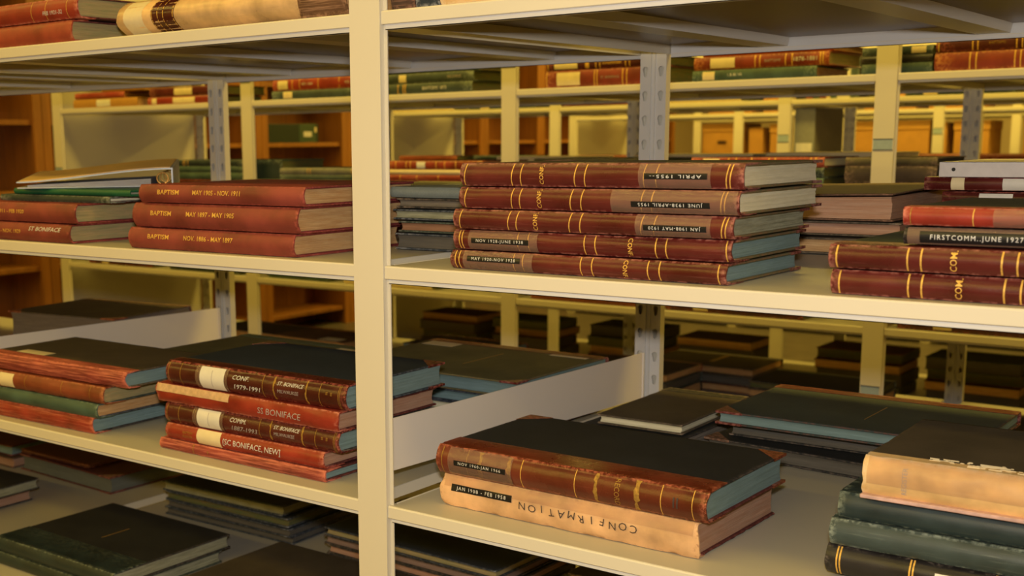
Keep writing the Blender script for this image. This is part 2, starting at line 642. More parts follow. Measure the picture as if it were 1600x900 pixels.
def add_shelf(root, x0, x1, y0, depth, z, ribs=True, lip=0.0205, mat=None):
    """x0..x1 clear span between posts"""
    mat = mat or CREAM
    z -= 0.0004
    m = MB()
    t = 0.0012
    L = x1 - x0
    # rolled front and back lips with a small radius
    for s, ya in ((1, 0.0), (-1, depth)):
        pr = [(0.0032, z), (0.0012, z - 0.0006), (0.0, z - 0.0025), (0.0, z - lip + 0.001), (0.0010, z - lip), (0.0085, z - lip), (0.0085, z - lip + 0.0012), (0.0022, z - lip + 0.0015), (0.0022, z - 0.003), (0.0040, z - t)]
        V = [(0, ya + s * a, b) for a, b in pr] + [(L, ya + s * a, b) for a, b in pr]
        n = len(pr)
        F = [(i, (i + 1) % n, n + (i + 1) % n, n + i) if s > 0 else (n + i, n + (i + 1) % n, (i + 1) % n, i) for i in range(n)]
        F += [tuple(reversed(range(n))), tuple(range(n, 2 * n))] if s > 0 else [tuple(range(n)), tuple(reversed(range(n, 2 * n)))]
        m.add(V, F)
    m.box(0, 0.0015, 0.004, depth - 0.004, z - lip, z - t); m.box(L - 0.0015, L, 0.004, depth - 0.004, z - lip, z - t)
    o = m.build('shelf', mat, root, loc=(x0, y0, 0))
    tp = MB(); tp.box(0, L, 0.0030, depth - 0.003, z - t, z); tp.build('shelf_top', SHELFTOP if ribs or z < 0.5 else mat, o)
    # recessed support beams under both long edges
    for ya in (0.0050, depth - 0.0070):
        b = MB(); b.box(0.004, L - 0.004, ya, ya + 0.002, z - lip - 0.0075, z - t)
        b.box(0.004, L - 0.004, min(ya, ya + 0.012), max(ya + 0.002, ya + 0.012) if ya < 0.1 else ya + 0.002, z - lip - 0.0075, z - lip - 0.0065)
        b.build('support_beam', GREYM, o)
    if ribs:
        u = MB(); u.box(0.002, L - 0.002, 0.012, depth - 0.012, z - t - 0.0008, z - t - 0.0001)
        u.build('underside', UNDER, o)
        n = max(2, int(round(L / 0.41)))
        for k in range(n):
            xc = L * (k + 0.5) / n if n != 3 else (0.225, 0.62, 1.02)[k] * L / 1.258
            r = MB()
            pr = [(-0.031, z - 0.002), (-0.028, z - 0.018), (0.028, z - 0.018), (0.031, z - 0.002)]
            V = [(xc + a, 0.014, b) for a, b in pr] + [(xc + a, depth - 0.014, b) for a, b in pr]
            r.add(V, [(0, 1, 5, 4), (1, 2, 6, 5), (2, 3, 7, 6), (0, 3, 2, 1), (4, 5, 6, 7)])
            r.build('rib', GREYM, o)
    return o


def rack(label, y0, depth, xs, levels, h=2.3, endpanel=False, holes=True, ribs=True, labels=(), extra=None, inner=None):
    r = empty('steel_shelving', (xs[0], y0, 0), 0, label, 'shelving')
    X0 = xs[0]
    for x in xs:
        add_post(r, x - X0, 0, h, True, CREAM, inner or GREYM, holes)
        add_post(r, x - X0, depth, h, False, CREAM, inner or GREYM, holes)
    for k in range(len(xs) - 1):
        for z in levels:
            add_shelf(r, xs[k] - X0 + PW + 0.001, xs[k + 1] - X0 - 0.001, 0.0005, depth - 0.001, z, ribs and z > 0.7)
    if endpanel:
        m = MB(); m.box(0.002, 0.004, 0.012, depth - 0.03, 0.02, h - 0.02)
        m.build('end_panel', CREAM, r)
    for (k, z, hh) in labels:
        m = MB(); m.box(0.003, PW - 0.003, -0.0032, -0.0021, z - hh / 2, z + hh / 2)
        o = m.build('label_holder', BLUELAB, r, loc=(xs[k] - X0, 0, 0))
        m = MB()
        for a in (-1, 1): m.box(0.002, PW - 0.002, -0.0038, -0.0021, z + a * hh / 2 - 0.0014, z + a * hh / 2 + 0.0014)
        m.build('holder_rim', plain('slate_rim', (0.08, 0.09, 0.10)), o)
    return r


ZT, ZM, ZL, ZB = 1.480, 1.100, 0.718, 0.337
R1 = rack('nearest cream steel shelving, its wide front post standing in the middle of the picture', 0.0, 0.94,
          [-2.655, -1.325, 0.0, 1.325], [0.02, ZB, ZL, ZM, ZT, 1.86], h=2.25)
R2 = rack('second row of cream steel shelving, just behind the nearest row across an aisle', 2.19, 0.92,
          [-3.79, -2.505, -1.210, 0.070, 1.36], [0.03, 0.362, 0.737, 1.105, 1.462, 1.84], endpanel=True, h=2.3,
          labels=((3, 1.264, 0.030), (3, 0.545, 0.034), (2, 1.545, 0.014), (1, 1.545, 0.018), (0, 1.18, 0.014)))
R3 = rack('third row of cream steel shelving, behind the second row', 4.40, 0.92,
          [-3.70, -2.395, -1.110, 0.18, 1.47], [0.04, 0.395, 0.76, 1.110, 1.465, 1.85], endpanel=True, h=2.3,
          labels=((2, 1.283, 0.034),))
R4 = rack('fourth row of cream steel shelving, seen through the third row', 6.60, 0.92,
          [-3.60, -2.310, -1.020, 0.27], [0.04, 0.40, 0.76, 1.110, 1.452, 1.85], endpanel=True, h=2.3, ribs=False,
          labels=((2, 1.315, 0.036),))
R5 = rack('farthest row of cream steel shelving, holding brown cardboard boxes', 8.80, 0.92,
          [-3.66, -2.37, -1.08, 0.21], [0.04, 0.40, 0.76, 1.105, 1.455, 1.85], h=2.3, ribs=False)

# low divider plates on the lower shelf of the nearest row
for xx, lb in ((0.0275, 'tall'), (-1.2975, 'left')):
    m = MB()
    y0, y1 = 0.032, 0.905
    V = []
    for x in (-0.0008, 0.0008):
        V += [(x, y0, 0.759), (x, y1, 0.735), (x, y1, 0.834), (x, y0, 0.846)]
    m.add(V, [(3, 2, 1, 0), (4, 5, 6, 7), (0, 1, 5, 4), (1, 2, 6, 5), (2, 3, 7, 6), (3, 0, 4, 7)])
    m.box(-0.004, 0.004, y1, y1 + 0.004, 0.735, 0.834)
    m.build('divider_plate', PLATE, R1, loc=(xx + 2.655, 0, 0))
# folded seams of the shelf tops beside the post
for z in (ZM, ZL):
    m = MB(); m.box(0, 0.0022, 0.02, 0.21 if z == ZM else 0.52, z - 0.0005, z + 0.0006); m.build('shelf_seam', CREAM, R1, loc=(0.0625 + 2.655, 0, 0))

# ------------------------------------------------------------------ leathers, cloths, papers
MAROON = leather('maroon_leather', (0.100, 0.011, 0.009), (0.42, 0.16, 0.12), 0.28, 0.55, 0.35, streak=0.03)
MAROON2 = leather('dark_maroon_leather', (0.075, 0.010, 0.007), (0.45, 0.12, 0.09), 0.24, 0.5, 0.12)
WINE = leather('wine_red_buckram', (0.165, 0.017, 0.016), (0.36, 0.05, 0.06), 0.55, 0.35, 0.12, grain=700)
ROSE = leather('rose_red_buckram', (0.235, 0.040, 0.028), (0.42, 0.09, 0.07), 0.50, 0.4, 0.10, grain=800)
RED = leather('bright_red_leather', (0.30, 0.028, 0.014), (0.60, 0.20, 0.14), 0.35, 0.55, 0.2)
REDW = leather('rubbed_red_leather', (0.28, 0.026, 0.014), (0.62, 0.17, 0.10), 0.5, 0.6, 0.9, streak=0.10)
PINKW = leather('rubbed_pink_leather', (0.22, 0.030, 0.022), (0.66, 0.19, 0.12), 0.6, 0.7, 0.9, streak=0.16)
BROWN = leather('red_brown_leather', (0.22, 0.045, 0.016), (0.48, 0.17, 0.08), 0.42, 0.55, 0.5, streak=0.04)
CHEST = leather('chestnut_leather', (0.135, 0.024, 0.010), (0.50, 0.15, 0.08), 0.27, 0.5, 0.15)
TAN = leather('tan_cloth_spine', (0.82, 0.52, 0.21), (0.80, 0.60, 0.36), 0.42, 0.6, 0.35, streak=0.02)
TANW = leather('stained_tan_leather', (0.72, 0.43, 0.21), (0.42, 0.20, 0.10), 0.42, 0.3, 0.25, streak=-0.03)
GREEN = leather('dark_green_buckram', (0.016, 0.032, 0.034), (0.22, 0.26, 0.20), 0.42, 0.45, 0.25, grain=700)
GREEN2 = leather('grey_green_buckram', (0.040, 0.062, 0.058), (0.28, 0.33, 0.28), 0.5, 0.5, 0.5, streak=0.03, grain=700)
TEALS = leather('teal_green_buckram', (0.050, 0.095, 0.070), (0.20, 0.26, 0.18), 0.55, 0.4, 0.3, grain=700)
BLACKG = leather('black_grained_leather', (0.014, 0.012, 0.013), (0.12, 0.10, 0.09), 0.33, 0.3, 0.1, grain=420)
BLKC = cloth('black_cloth', (0.020, 0.020, 0.018), (0.30, 0.22, 0.16))
BLKC2 = cloth('brown_black_cloth', (0.080, 0.060, 0.034), (0.34, 0.24, 0.15))
NAVYC = cloth('blue_black_cloth', (0.022, 0.030, 0.040), (0.30, 0.30, 0.30))
GRNC = cloth('dark_green_cloth', (0.036, 0.048, 0.032), (0.25, 0.26, 0.20))
OLIVC = cloth('olive_green_cloth', (0.145, 0.130, 0.050), (0.35, 0.16, 0.10))
BRNC = cloth('brown_cloth', (0.090, 0.048, 0.028), (0.40, 0.20, 0.12))
WINEC = cloth('wine_cloth', (0.135, 0.018, 0.018), (0.36, 0.06, 0.06))
MRNC = cloth('maroon_cloth', (0.07, 0.012, 0.009), (0.40, 0.14, 0.10))
P_TEAL = pages('teal_sprinkled_edge', (0.26, 0.37, 0.36), (0.17, 0.25, 0.23), 0.5)
P_PALE = pages('pale_green_grey_edge', (0.92, 0.84, 0.58), (0.68, 0.62, 0.40), 0.4)
P_GREY = pages('grey_sage_edge', (0.46, 0.45, 0.30), (0.20, 0.20, 0.12), 0.5)
P_OLIVE = pages('olive_mottled_edge', (0.42, 0.38, 0.17), (0.50, 0.34, 0.16), 0.9)
P_TAN = pages('tan_edge', (0.80, 0.50, 0.22), (0.46, 0.22, 0.07), 0.8)
P_PINK = pages('pinkish_worn_edge', (0.62, 0.38, 0.25), (0.42, 0.20, 0.11), 0.8)
P_CREAM = pages('cream_edge', (0.75, 0.66, 0.46), (0.48, 0.38, 0.24), 0.5)
P_DARK = pages('dark_grey_edge', (0.16, 0.14, 0.11), (0.10, 0.09, 0.07), 0.6)
P_GREEN = pages('green_edge', (0.13, 0.16, 0.06), (0.20, 0.13, 0.05), 0.7)

# ================================================================== MIDDLE SHELF, RIGHT BAY
# stack of five confirmation registers
GA = 'maroon registers stacked beside the front post'
AX = [0.169, 0.173, 0.176, 0.184, 0.187]
AZ = [1.1000, 1.1290, 1.1590, 1.1895, 1.2220]
AT = [0.0278, 0.0290, 0.0295, 0.0315, 0.0335]
pg = [P_TEAL, P_TEAL, P_GREY, P_PALE, P_PALE]
lab = ['maroon register with MAY 1920-NOV 1928 label, bottom of the stack of five',
       'maroon register with NOV 1928-JUNE 1938 label, second from bottom of the stack of five',
       'maroon register with upside-down JAN 1908-MAY 1920 label, middle of the stack of five',
       'maroon register with upside-down JUNE 1938-APRIL 1955 label, second from top of five',
       'maroon register with upside-down APRIL 1955 label, topmost of the stack of five']
A = []
for i in range(5):
    A.append(Book(lab[i], (AX[i], 0.030 + (0, 0.002, -0.001, 0.003, 0.001)[i], AZ[i]), 0.437, (0.245, 0.25, 0.255, 0.27, 0.265)[i], AT[i],
                  MAROON, cloth('olive_board_cloth', (0.13, 0.115, 0.05), (0.38, 0.12, 0.06)), pg[i], math.radians((0.0, 0.6, 0.5, -0.4, 0.3)[i]), q=0.05, b=0.006, corner=0.035, group=GA, nx=60, wob=0.0007))
for x in (0.106, 0.194, 0.210): A[4].band(x, slant=0.12)
for x in (0.009, 0.091, 0.299, 0.317, 0.415, 0.420): A[4].band(x, slant=0.12)
for x in (0.011, 0.093, 0.107, 0.191, 0.208, 0.300, 0.315, 0.413, 0.418): A[3].band(x, slant=0.12)
for x in (0.012, 0.097, 0.111, 0.198, 0.215, 0.308, 0.327, 0.422, 0.427): A[2].band(x, slant=0.15)
for x in (0.012, 0.017, 0.114, 0.132, 0.223, 0.240, 0.331, 0.346, 0.430): A[1].band(x, slant=-0.05)
for x in (0.010, 0.017, 0.113, 0.129, 0.224, 0.242, 0.327, 0.344, 0.427): A[0].band(x, slant=-0.05)
A[4].text('CONF.', 0.141, 0.0170, 0.0095, GOLD, 90, fit=0.026)
A[3].text('CONF.', 0.140, 0.0160, 0.0100, GOLD, 90, fit=0.026)
A[2].text('CONF.', 0.143, 0.0148, 0.0100, GOLD, 90, fit=0.025)
A[1].text('CONF.', 0.293, 0.0140, 0.0095, GOLD, -90, fit=0.025)
A[0].text('CONF.', 0.293, 0.0138, 0.0095, GOLD, -90, fit=0.024)
A[4].tape(0.291, 0.393); A[4].dymo(0.300, 0.389, 0.0165, 0.0078, 'APRIL 1955--', 180)
A[3].tape(0.254, 0.434); A[3].dymo(0.285, 0.398, 0.0120, 0.0078, 'JUNE 1938-APRIL 1955', 180)
A[2].tape(0.299, 0.406); A[2].dymo(0.311, 0.401, 0.0120, 0.0078, 'JAN 1908-MAY 1920', 180)
A[1].tape(0.028, 0.147); A[1].dymo(0.034, 0.133, 0.0140, 0.0078, 'NOV 1928-JUNE 1938', 0)
A[0].tape(0.024, 0.145); A[0].dymo(0.032, 0.125, 0.0165, 0.0078, 'MAY 1920-NOV 1928', 0)

# communion registers, right edge
C1 = Book('maroon register lettered COM. in gold, bottom of the stack at the right edge', (0.742, 0.024, 1.100), 0.437, 0.27, 0.0300, MAROON, GRNC, P_GREY, 0, q=0.05, b=0.006, group='maroon registers lettered COM.', nx=60)
C2 = Book('maroon register lettered COM. in gold, resting on its twin at the right edge', (0.740, 0.020, 1.1315), 0.437, 0.27, 0.0290, MAROON, GRNC, P_GREY, math.radians(-0.4), q=0.05, b=0.006, group='maroon registers lettered COM.', nx=60)
for x in (0.011, 0.091, 0.106, 0.194, 0.211): C1.band(x, 0.0020)
for x in (0.010, 0.092, 0.107, 0.193, 0.209): C2.band(x, 0.0020)
C1.text('COM.', 0.147, 0.0150, 0.0105, GOLD, 90, fit=0.024)
C2.text('COM.', 0.143, 0.0150, 0.0105, GOLD, 90, fit=0.024)
C3 = Book('black book with FIRSTCOMM. JUNE 1927 label between two red books at the right edge', (0.822, 0.032, 1.1625), 0.36, 0.25, 0.0205, BLACKG, BLKC, P_DARK, 0, q=0.03, b=0.004)
C3.dymo(0.018, 0.150, 0.0092, 0.0135, 'FIRSTCOMM..JUNE 1927-M', 0, 0.008)
C3.tape(0.004, 0.33)
C4 = Book('bright red book lying on the black FIRSTCOMM book, topmost at the right edge', (0.820, 0.030, 1.1845), 0.37, 0.27, 0.0215, RED, BLKC, P_PALE, 0, q=0.03, b=0.005)
C4.band(0.009, 0.001, DULLGOLD); C4.band(0.077, 0.0012); C4.tape(0.098, 0.30)

# large brown registers behind the stack of five
S3 = Book('thick tan-edged register at the bottom of the pile behind the stack of five', (0.20, 0.515, 1.100), 0.42, 0.33, 0.0280, BRNC, BLKC2, P_TAN, 0, flip=True, b=0.006)
S2 = Book('thin register with pinkish page edges, second in the pile behind the stack of five', (0.235, 0.535, 1.1285), 0.43, 0.31, 0.0250, BRNC, BLKC2, P_PINK, 0, flip=True, b=0.006)
S1 = Book('thick brown register with worn tan page edges lying on top behind the stack of five', (0.215, 0.515, 1.154), 0.44, 0.36, 0.0370, BROWN, BRNC, P_PINK, math.radians(1.0), flip=True, b=0.008, wob=0.0012)

fb = [c for c in S1.root.children if c.name.startswith('front_board')][0]
fb.rotation_euler = (-0.017, 0.020, 0); fb.location = (0, 0, 0.0150)
for c in S1.root.children:
    if c.name.startswith('page_block'):
        for v in c.data.vertices:
            k = 1 - min(1, v.co.x / 0.44)
            if v.co.z > 0.02: v.co.z += 0.005 * k * k + 0.002 * k
# spine labels and binder at the back right
for k, (z, t, x0, lb) in enumerate(((1.100, 0.037, 0.70, 'dark maroon register at the bottom of the rear pile at the right edge'),
                                    (1.1375, 0.040, 0.69, 'dark maroon register with a pale label, in the rear pile under the white binder'),
                                    (1.178, 0.021, 0.695, 'maroon book with a pale spine label, second below the white binder'),
                                    (1.2005, 0.021, 0.665, 'maroon book with two pale labels, directly under the white binder'))):
    U = Book(lb, (x0, 0.64, z), 0.42, 0.26, t, MAROON2 if k < 3 else MAROON, BRNC, P_TAN, 0, b=0.004, nx=30)
    if k == 2: U.patch('spine_label', 0.055, 0.104, 0.003, 0.018, LABELW)
    if k == 3:
        U.patch('spine_label', 0.042, 0.062, 0.001, 0.020, LABEL); U.patch('spine_label', 0.118, 0.20, 0.001, 0.019, LABELW)
bd_ = empty('ring_binder', (0.69, 0.63, 1.2218), 0, 'white ring binder lying on maroon books at the right edge', 'binder')
m = MB(); m.slab(0, 0.32, 0, 0.28, 0, 0.003, 0.001, rc=0.006); m.slab(0, 0.32, 0, 0.28, 0.0205, 0.0235, 0.001, rc=0.006)
m.build('cover', plain('white_vinyl', (0.72, 0.66, 0.62), 0.35), bd_)
m = MB(); m.slab(0, 0.32, -0.003, 0.0, 0.0, 0.0235, 0.0008, rc=0.001); m.build('spine', plain('white_vinyl', (0.72, 0.66, 0.62), 0.35), bd_)
m = MB()
for k in range(12):
    a0, a1 = 2 * math.pi * k / 12, 2 * math.pi * (k + 1) / 12
    m.add([(0.022, -0.0034, 0.0118), (0.022 + 0.003 * math.cos(a0), -0.0034, 0.0118 + 0.003 * math.sin(a0)), (0.022 + 0.003 * math.cos(a1), -0.0034, 0.0118 + 0.003 * math.sin(a1))], [(0, 1, 2)])
m.build('finger_hole', BLACKL, bd_)
m = MB(); m.box(0.008, 0.312, 0.01, 0.26, 0.0045, 0.017); m.build('papers', P_CREAM, bd_)

# ================================================================== MIDDLE SHELF, LEFT BAY
GD = 'rose-red baptism registers'
DB = [Book('rose-red baptism register of NOV. 1886, bottom of the three left of the front post', (-0.562, 0.018, 1.100), 0.412, 0.285, 0.0385, ROSE, WINEC, P_TAN, math.radians(1.2), q=0.3, b=0.007, group=GD, nx=50, wob=0.0004),
      Book('rose-red baptism register of MAY 1897, thickest, middle of the three left of the post', (-0.548, 0.020, 1.1395), 0.412, 0.290, 0.0440, ROSE, WINEC, P_TAN, math.radians(0.6), q=0.3, b=0.008, group=GD, nx=50, wob=0.0004),
      Book('rose-red baptism register of MAY 1905, topmost of the three left of the front post', (-0.528, 0.018, 1.1845), 0.408, 0.290, 0.0325, ROSE, WINEC, P_TAN, math.radians(0.4), q=0.3, b=0.006, group=GD, nx=50, wob=0.0004)]
for bk, z, a, b_, t in ((DB[0], 0.023, (0.055, 0.111), (0.149, 0.272), 'NOV. 1886 - MAY 1897'), (DB[1], 0.026, (0.052, 0.107), (0.146, 0.266), 'MAY 1897 - MAY 1905'), (DB[2], 0.019, (0.053, 0.110), (0.146, 0.264), 'MAY 1905 - NOV. 1911')):
    bk.text('BAPTISM', sum(a) / 2, z, 0.0115, GOLD, 0, fit=a[1] - a[0])
    bk.text(t, sum(b_) / 2, z, 0.0115, GOLD, 0, fit=b_[1] - b_[0])
E1 = Book('wine-red register with white ST BONIFACE lettering, lower book at the left edge', (-1.140, 0.014, 1.100), 0.406, 0.20, 0.0370, ROSE, WINEC, P_OLIVE, 0, q=0.2, b=0.007, nx=50, wob=0.0004)
E2 = Book('wine-red register dated FEB 1920 in gold, second book up at the left edge', (-1.120, 0.014, 1.1385), 0.406, 0.22, 0.0385, ROSE, WINEC, P_OLIVE, 0, q=0.2, b=0.007, nx=50, wob=0.0004)
E2.text('NOV. 1911 - FEB 1920', 0.180, 0.0205, 0.0105, GOLD, 0, fit=0.125)
E1.text('FEB. 1920 - NOV. 1929', 0.185, 0.0190, 0.0105, GOLD, 0, fit=0.125)
E1.text('ST BONIFACE', 0.325, 0.0255, 0.0115, WHITE, 0, fit=0.105, shear=0.2)
GRV = cloth('bottle_green_cloth', (0.012, 0.10, 0.045), None, 0.4)
Book('thin dark green book lying between the wine-red registers and the white binder', (-1.02, 0.050, 1.1775), 0.36, 0.25, 0.0130, GRNC, BLKC, P_PALE, 0, b=0.003, lod=True)
Book('bottle green folder directly under the white binder at the left', (-0.985, 0.060, 1.1910), 0.375, 0.24, 0.0120, GRV, GRV, P_GREY, 0, b=0.003, lod=True)
# open ring binder, thick at its spine on the right
rb = empty('ring_binder', (-0.902, -0.006 + 0.015, 1.2035), math.radians(46), 'white ring binder with a tan cover, lying open-ended on the left pile', 'binder')
WB = plain('blue_white_vinyl', (0.52, 0.56, 0.62), 0.35)
m = MB(); m.slab(0, 0.31, 0, 0.28, 0, 0.0028, 0.001, rc=0.004); m.build('back_cover', WB, rb)
m = MB()
m.add([(xx, yy, zz) for xx in (0.307, 0.310) for yy, zz in ((0.002, 0.0028), (0.278, 0.0028), (0.278, 0.0510), (0.002, 0.0375))],
      [(3, 2, 1, 0), (4, 5, 6, 7), (0, 1, 5, 4), (1, 2, 6, 5), (2, 3, 7, 6), (3, 0, 4, 7)])
m.build('spine', WB, rb)
m = MB()
n = 24; V = []; F = []
for i in range(n + 1):
    t = i / n; x = 0.31 * t; z = 0.014 + 0.0235 * (t * t * (3 - 2 * t)) ** 0.9
    for y in (0.0, 0.28):
        V += [(x, y, z + 0.05 * y), (x, y, z - 0.0026 + 0.05 * y)]
for i in range(n):
    a = i * 4; b = a + 4
    F += [(a, b, b + 2, a + 2), (a + 1, a + 3, b + 3, b + 1), (a, a + 1, b + 1, b), (a + 2, b + 2, b + 3, a + 3)]
F += [(0, 2, 3, 1), (n * 4, n * 4 + 1, n * 4 + 3, n * 4 + 2)]
m.add(V, F); m.build('front_cover', WB, rb)
m = MB()
V2 = []
for i in range(n + 1):
    t = i / n; x = 0.005 + 0.30 * t; z = 0.0143 + 0.0235 * (t * t * (3 - 2 * t)) ** 0.9
    for y in (0.002, 0.278): V2 += [(x, y, z + 0.0014 + 0.05 * y), (x, y, z + 0.0002 + 0.05 * y)]
m.add(V2, F); m.build('tan_sheet', plain('manila_sheet', (0.95, 0.62, 0.22), 0.4, var=0.3, scale=6), rb)
m = MB()
for k in range(5):
    V = []
    for i in range(n + 1):
        t = i / n; x = 0.02 + 0.245 * t; z = 0.0034 + k * (0.0007 + 0.0020 * t)
        for y in (0.008, 0.270): V += [(x, y, z + 0.0006 + 0.0010 * t), (x, y, z)]
    m.add(V, F)
m.build('papers', pages('white_sheets', (0.60, 0.58, 0.60), (0.45, 0.44, 0.50), 0.2), rb)
for yy in (0.020, 0.14, 0.26):
    m = MB(); V = []; F2 = []
    for i in range(17):
        a = 2 * math.pi * i / 16
        for j in range(6):
            bb = 2 * math.pi * j / 6
            rr = 0.0115 + 0.0014 * math.cos(bb)
            V.append((0.288 + rr * math.cos(a), yy + 0.0014 * math.sin(bb), 0.0165 + rr * math.sin(a)))
    for i in range(16):
        for j in range(6):
            F2.append((i * 6 + j, i * 6 + (j + 1) % 6, (i + 1) * 6 + (j + 1) % 6, (i + 1) * 6 + j))
    m.add(V, F2); m.build('binder_ring', plain('brass_ring', (0.70, 0.36, 0.08), 0.3, 0.6), rb, smooth=True)

# books behind, on the same shelf
GP = 'dark books piled behind the baptism registers'
zc = 1.100
for k, (t, bdm, pgm, dx, lb) in enumerate(((0.0300, NAVYC, P_DARK, 0.000, 'dark blue book, lowest of the rear pile seen right of the front post'),
                                (0.0210, GRNC, pages('salmon_edge', (0.42, 0.22, 0.12), None, 0.5), 0.008, 'dark green book with salmon page edges in the pile seen right of the post'),
                                (0.0200, NAVYC, P_GREY, -0.004, 'navy book with olive page edges, midway up the pile right of the post'),
                                (0.0190, BLKC, pages('taupe_edge', (0.25, 0.21, 0.16), None, 0.5), 0.004, 'black book with taupe page edges, under the grey-blue book right of the post'))):
    Book(lb, (-0.115 + dx, 0.340 - 0.1, zc), 0.255, 0.38, t, bdm, bdm, pgm, 0, flip=True, group='dark books piled right of the front post', lod=True, b=0.004, hollow=0.004)
    zc += t + 0.0004
GBL = cloth('grey_blue_cloth', (0.17, 0.20, 0.20), None, 0.5)
Book('grey-blue book near the top of the pile seen right of the front post', (-0.118, 0.238, zc), 0.25, 0.385, 0.0185, GBL, GBL, P_GREY, 0, group='dark books piled right of the front post', lod=True, b=0.004, q=0.1)
zc += 0.0187
for (x0, wd, nm) in ((-1.10, 0.46, 'left'), (-0.62, 0.46, 'right')):
    z = 1.100
    for k, t in enumerate((0.033, 0.030, 0.033)):
        Book(('dark maroon', 'black', 'olive green')[k] + ' book, ' + ('lowest', 'middle', 'topmost')[k] + ' of the low pile behind the ' + ('binder at the left' if nm == 'left' else 'three baptism registers'),
             (x0 + 0.004 * k, 0.50, z), wd, 0.37, t, (MAROON2, BLACKG, TEALS)[k], (MRNC, BLKC, OLIVC)[k], P_OLIVE, 0, lod=True, b=0.004)
        z += t + 0.0004

# ================================================================== LOWER SHELF, LEFT BAY
F1 = Book('red-brown register, bottom of the pile of four at the left edge of the lower shelf', (-1.150, 0.024, ZL), 0.424, 0.20, 0.0340, REDW, BLKC, P_TEAL, math.radians(1.5), b=0.006, q=0.04, wob=0.001)
F2 = Book('teal green register, second from the bottom of the pile at the left edge', (-1.135, 0.024, 0.7525), 0.430, 0.23, 0.0300, TEALS, NAVYC, P_TAN, math.radians(1.0), b=0.006, q=0.04)
F3 = Book('brown register with a cream spine label, third up in the left-edge pile', (-1.125, 0.024, 0.7830), 0.440, 0.24, 0.0350, BROWN, GRNC, P_OLIVE, math.radians(1.4), b=0.007, q=0.05, wob=0.001)
F3.patch('spine_label', 0.100, 0.150, 0.003, 0.032, LABEL)
F4 = Book('black-covered register with a rubbed red spine, topmost of the left-edge pile', (-1.090, 0.034, 0.8200), 0.462, 0.238, 0.0330, PINKW, BLKC2, P_TEAL, math.radians(1.4), b=0.006, q=0.03, corner=0.0, wob=0.0014)
F4.toplabel(0.06, 0.155, 0.035, 0.065, LABEL)
for x in (0.07, 0.19, 0.31, 0.40): F3.band(x, 0.0012, DULLGOLD)

GGG = 'registers in the Boniface stack'
G1 = Book('thin pink-rubbed register, bottom of the stack of five left of the front post', (-0.533, 0.042, ZL), 0.423, 0.24, 0.0205, PINKW, MRNC, P_TEAL, 0, b=0.004, q=0.04, group=GGG, nx=60, wob=0.0012)
G2 = Book('red register with cream label and white SC BONIFACE NEW lettering, left of the post', (-0.516, 0.046, 0.7392), 0.400, 0.24, 0.0300, RED, MRNC, P_PINK, math.radians(0.3), b=0.006, q=0.05, group=GGG, nx=60)
G3 = Book('dark maroon register with a white label, third from the bottom, left of the front post', (-0.520, 0.050, 0.7700), 0.437, 0.26, 0.0380, MAROON2, BLKC, P_TEAL, math.radians(0.4), b=0.007, q=0.05, group=GGG, nx=60)
G4 = Book('red register lettered SS BONIFACE with a torn cream strip, second from top', (-0.541, 0.046, 0.8090), 0.462, 0.27, 0.0350, RED, MRNC, P_PINK, math.radians(-0.2), b=0.004, q=0.04, group=GGG, nx=80, wob=0.0018)
G5 = Book('glossy maroon register with a cream label, topmost of the stack left of the post', (-0.508, 0.050, 0.8450), 0.442, 0.270, 0.0445, MAROON2, NAVYC, P_TEAL, math.radians(0.8), b=0.009, q=0.035, group=GGG, nx=60, corner=0.05)
G2.patch('spine_label', 0.087, 0.150, 0.001, 0.029, LABEL); G2.text('BAPTISM', 0.0625, 0.018, 0.007, DULLGOLD, fit=0.026); G2.text('REGISTER', 0.0625, 0.011, 0.007, DULLGOLD, fit=0.026)
G2.text('[SC BONIFACE, NEW]', 0.2285, 0.0150, 0.0150, WHITE, fit=0.145, shear=0.1)
G4.text('SS BONIFACE', 0.325, 0.0150, 0.016, PENCIL, fit=0.105, shear=0.1)
G4.patch('torn_strip', 0.003, 0.200, 0.020, 0.0343, plain('torn_tan_paper', (0.72, 0.46, 0.24), 0.7, var=0.35, scale=90), 0.0008, 6, 30, 0.0)
G1.band(0.095, 0.0016, DULLGOLD); G1.text('9', 0.135, 0.0095, 0.009, DULLGOLD)
for bk, (a, b_, c1, c2) in ((G5, (0.093, 0.156, '1979-1991', 'CONF.')), (G3, (0.091, 0.151, '1887-1993', 'COMM.'))):
    T = bk.T
    bk.tape(a - 0.012, b_ + 0.008)
    bk.patch('spine_label', a, b_, T * 0.04, T * 0.95, LABELW, 0.0012)
    bk.patch('label_rule', (a + b_) / 2 - 0.0005, (a + b_) / 2 + 0.0005, T * 0.15, T * 0.85, PENCIL, 0.0015)
    for x in (0.040, 0.085, 0.252, 0.279, 0.355, 0.385): bk.band(x, 0.0035 if x in (0.279, 0.355) else 0.0012, DULLGOLD, jag=0.0025 if x in (0.279, 0.355) else 0)
    bk.band(0.008, 0.0012, DULLGOLD); bk.band(0.427, 0.001, DULLGOLD, double=0.003)
    bk.text(c2, 0.197, T * 0.70, 0.011, WHITE, fit=0.040, shear=0.3); bk.text(c1, 0.212, T * 0.33, 0.012, PENCIL if bk is G3 else WHITE, fit=0.066, shear=0.3)
    bk.text('ST. BONIFACE', 0.317, T * 0.72, 0.009, WHITE, fit=0.062, shear=0.3); bk.text('MILWAUKEE', 0.312, T * 0.42, 0.009, PENCIL, fit=0.050, shear=0.2)
    bk.text('II', 0.412, T * 0.6, 0.009, DULLGOLD); bk.text('III', 0.402, T * 0.62, 0.007, DULLGOLD, 90)

